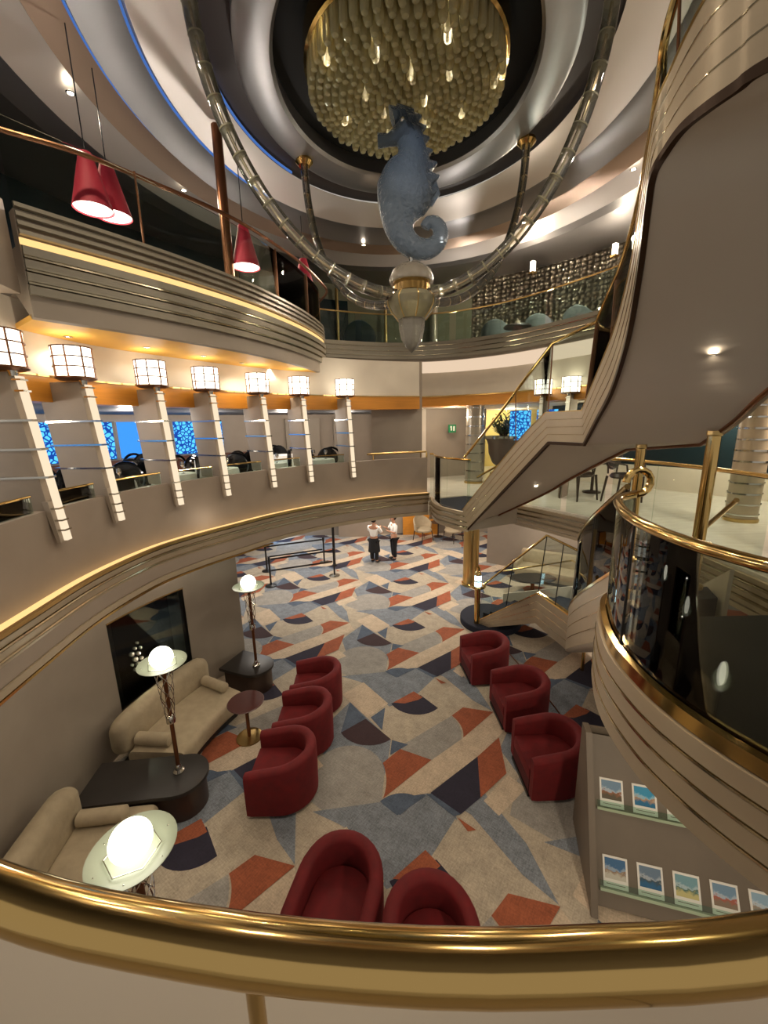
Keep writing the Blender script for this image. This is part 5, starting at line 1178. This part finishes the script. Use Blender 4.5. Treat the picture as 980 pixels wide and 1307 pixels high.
# sofa and oval table under the right deck
q = gz(680, 738, .45); t = thing('oval_table', 'dark oval coffee table behind the lower stair glass', 'table', (q.x, q.y, 0))
o = MB().lathe([(.001, .43), (.50, .43), (.52, .45), (.50, .48), (.001, .48)], (0, 0), 36); o.v = [(x * 1.4 + q.x, y * .8 + q.y, z) for x, y, z in o.v]; o.build('table_top', 'dark_top', t); MB().lathe([(.001, .012), (.25, .012), (.25, .04), (.06, .08), (.06, .43)], q, 20).build('pedestal', 'bronze', t)
def straight_sofa(c, rz, L, label):
    r = thing('lobby_sofa', label, 'sofa')
    MB().box((0, 0, .27), (L, .9, .34)).build('seat', 'suede', r, bevel=.06); MB().box((0, .40, .62), (L, .28, .56)).build('backrest', 'suede', r, bevel=.12); MB().box((0, 0, .05), (L * .94, .8, .1)).build('plinth', 'dark_top', r)
    for s_ in (-1, 1): MB().box((s_ * L / 2, 0, .42), (.18, .85, .38)).build('arm', 'suede', r, bevel=.07)
    r.location = c; r.rotation_euler = (0, 0, rz); return r
straight_sofa((q.x + 1.0, q.y + .75, .012), -.6, 2.4, 'beige sofa behind the lower stair glass on the right')
# two people
def person(x, y, rz, arms, label, skirt):
    r = thing('person', label, 'person')
    def skin(name, V, E_, m_, par):
        me = bpy.data.meshes.new(name); me.from_pydata([v[:3] for v in V], E_, []); me.materials.append(MATS[m_]); o = bpy.data.objects.new(name, me); COL.objects.link(o); o.parent = par
        md = o.modifiers.new('skin', 'SKIN'); sd_ = o.modifiers.new('sub', 'SUBSURF'); sd_.levels = sd_.render_levels = 2; md.use_smooth_shade = True
        for i, v in enumerate(V): me.skin_vertices[0].data[i].radius = (v[3], v[4] if len(v) > 4 else v[3])
        me.skin_vertices[0].data[0].use_root = True
        return o
    (hl, el), (hr, er) = arms
    V = [(0, 0, .95, .15, .11), (0, 0, 1.15, .13, .10), (0, 0, 1.38, .17, .11), (0, 0, 1.50, .06), (0, -.02, 1.58, .065), (0, -.03, 1.68, .09, .105), (0, -.02, 1.77, .06),
         (-.20, 0, 1.42, .06), el + (.042,), hl + (.03,), (.20, 0, 1.42, .06), er + (.042,), hr + (.03,),
         (-.10, 0, .88, .10), (-.11, -.01, .50, .07), (-.11, .02, .09, .045), (-.12, -.13, .04, .04), (.10, 0, .88, .10), (.11, -.02, .50, .07), (.11, .0, .09, .045), (.12, -.15, .04, .04)]
    E_ = [(0, 1), (1, 2), (2, 3), (3, 4), (4, 5), (5, 6), (2, 7), (7, 8), (8, 9), (2, 10), (10, 11), (11, 12), (0, 13), (13, 14), (14, 15), (15, 16), (0, 17), (17, 18), (18, 19), (19, 20)]
    for h_, s_ in ((hl, -1), (hr, 1)):        # fingers
        b0 = len(V); hi = 9 if s_ < 0 else 12
        for k in range(5): V.append((h_[0] + (k - 2) * .018, h_[1] - .05 - (.02 if 0 < k < 4 else 0), h_[2] + .045 - .01 * abs(k - 2), .009)); E_.append((hi, b0 + k))
    body_ = skin('body', V, E_, 'skin', r)
    skin('shirt', [(0, 0, 1.0, .175, .135), (0, 0, 1.18, .155, .125), (0, 0, 1.38, .195, .135), (0, 0, 1.49, .085), (-.21, 0, 1.42, .08), tuple(Vector((-.21, 0, 1.42)).lerp(Vector(el), .95)) + (.062,), (.21, 0, 1.42, .08), tuple(Vector((.21, 0, 1.42)).lerp(Vector(er), .95)) + (.062,)], [(0, 1), (1, 2), (2, 3), (2, 4), (4, 5), (2, 6), (6, 7)], 'shirt', r)
    skin('trousers', [(0, 0, .98, .18, .14), (-.10, 0, .86, .13), (-.11, -.01, .5, .09), (-.11, .02, .1, .075), (.10, 0, .86, .13), (.11, -.02, .5, .09), (.11, 0, .1, .075)], [(0, 1), (1, 2), (2, 3), (0, 4), (4, 5), (5, 6)], 'trousers', r)
    if skirt: MB().lathe([(.17, 1.0), (.20, .85), (.235, .45), (.225, .45), (.16, 1.0)], (0, 0), 24).build('apron', 'trousers', r)
    hb_ = MB(); hb_.sphere((0, .0, 1.715), .112, 16, 1.08); hb_.v = [(x, max(y, -.055 if z > 1.73 else .0), z) for x, y, z in hb_.v]; hb_.build('hair', 'hair', r)
    for s_ in (-1, 1):
        MB().sphere((s_ * .034, -.128, 1.69), .011, 8).build('eye', 'black', body_)
        sh_ = MB(); sh_.sphere((s_ * .118, -.07, .05), .06, 12, .8); sh_.v = [(x, (y + .07) * 2.0 - .07, max(z, .0)) for x, y, z in sh_.v]; sh_.build('shoe', 'black', r)
    MB().tube([(0, -.125, 1.69), (0, -.15, 1.655), (0, -.125, 1.645)], [.01, .016, .012], 8).build('nose', 'skin', body_)
    MB().box((0, -.122, 1.615), (.05, .02, .01)).build('mouth', 'velvet_dark', body_)
    r.location = (x, y, .012); r.rotation_euler = (0, 0, rz); return r
qa = gz(478, 718, 0); qb = gz(503, 714, 0)
person(qa.x, qa.y, 2.6, (((-.10, -.30, 1.38), (-.30, -.12, 1.20)), ((.10, -.30, 1.40), (.30, -.12, 1.20))), 'person in white shirt and long black apron, seen from behind', True)
person(qb.x, qb.y, -1.2, (((-.12, -.34, 1.34), (-.31, -.10, 1.18)), ((.16, -.33, 1.25), (.31, -.08, 1.16))), 'person in white shirt and black trousers, standing on the right facing the other', False)
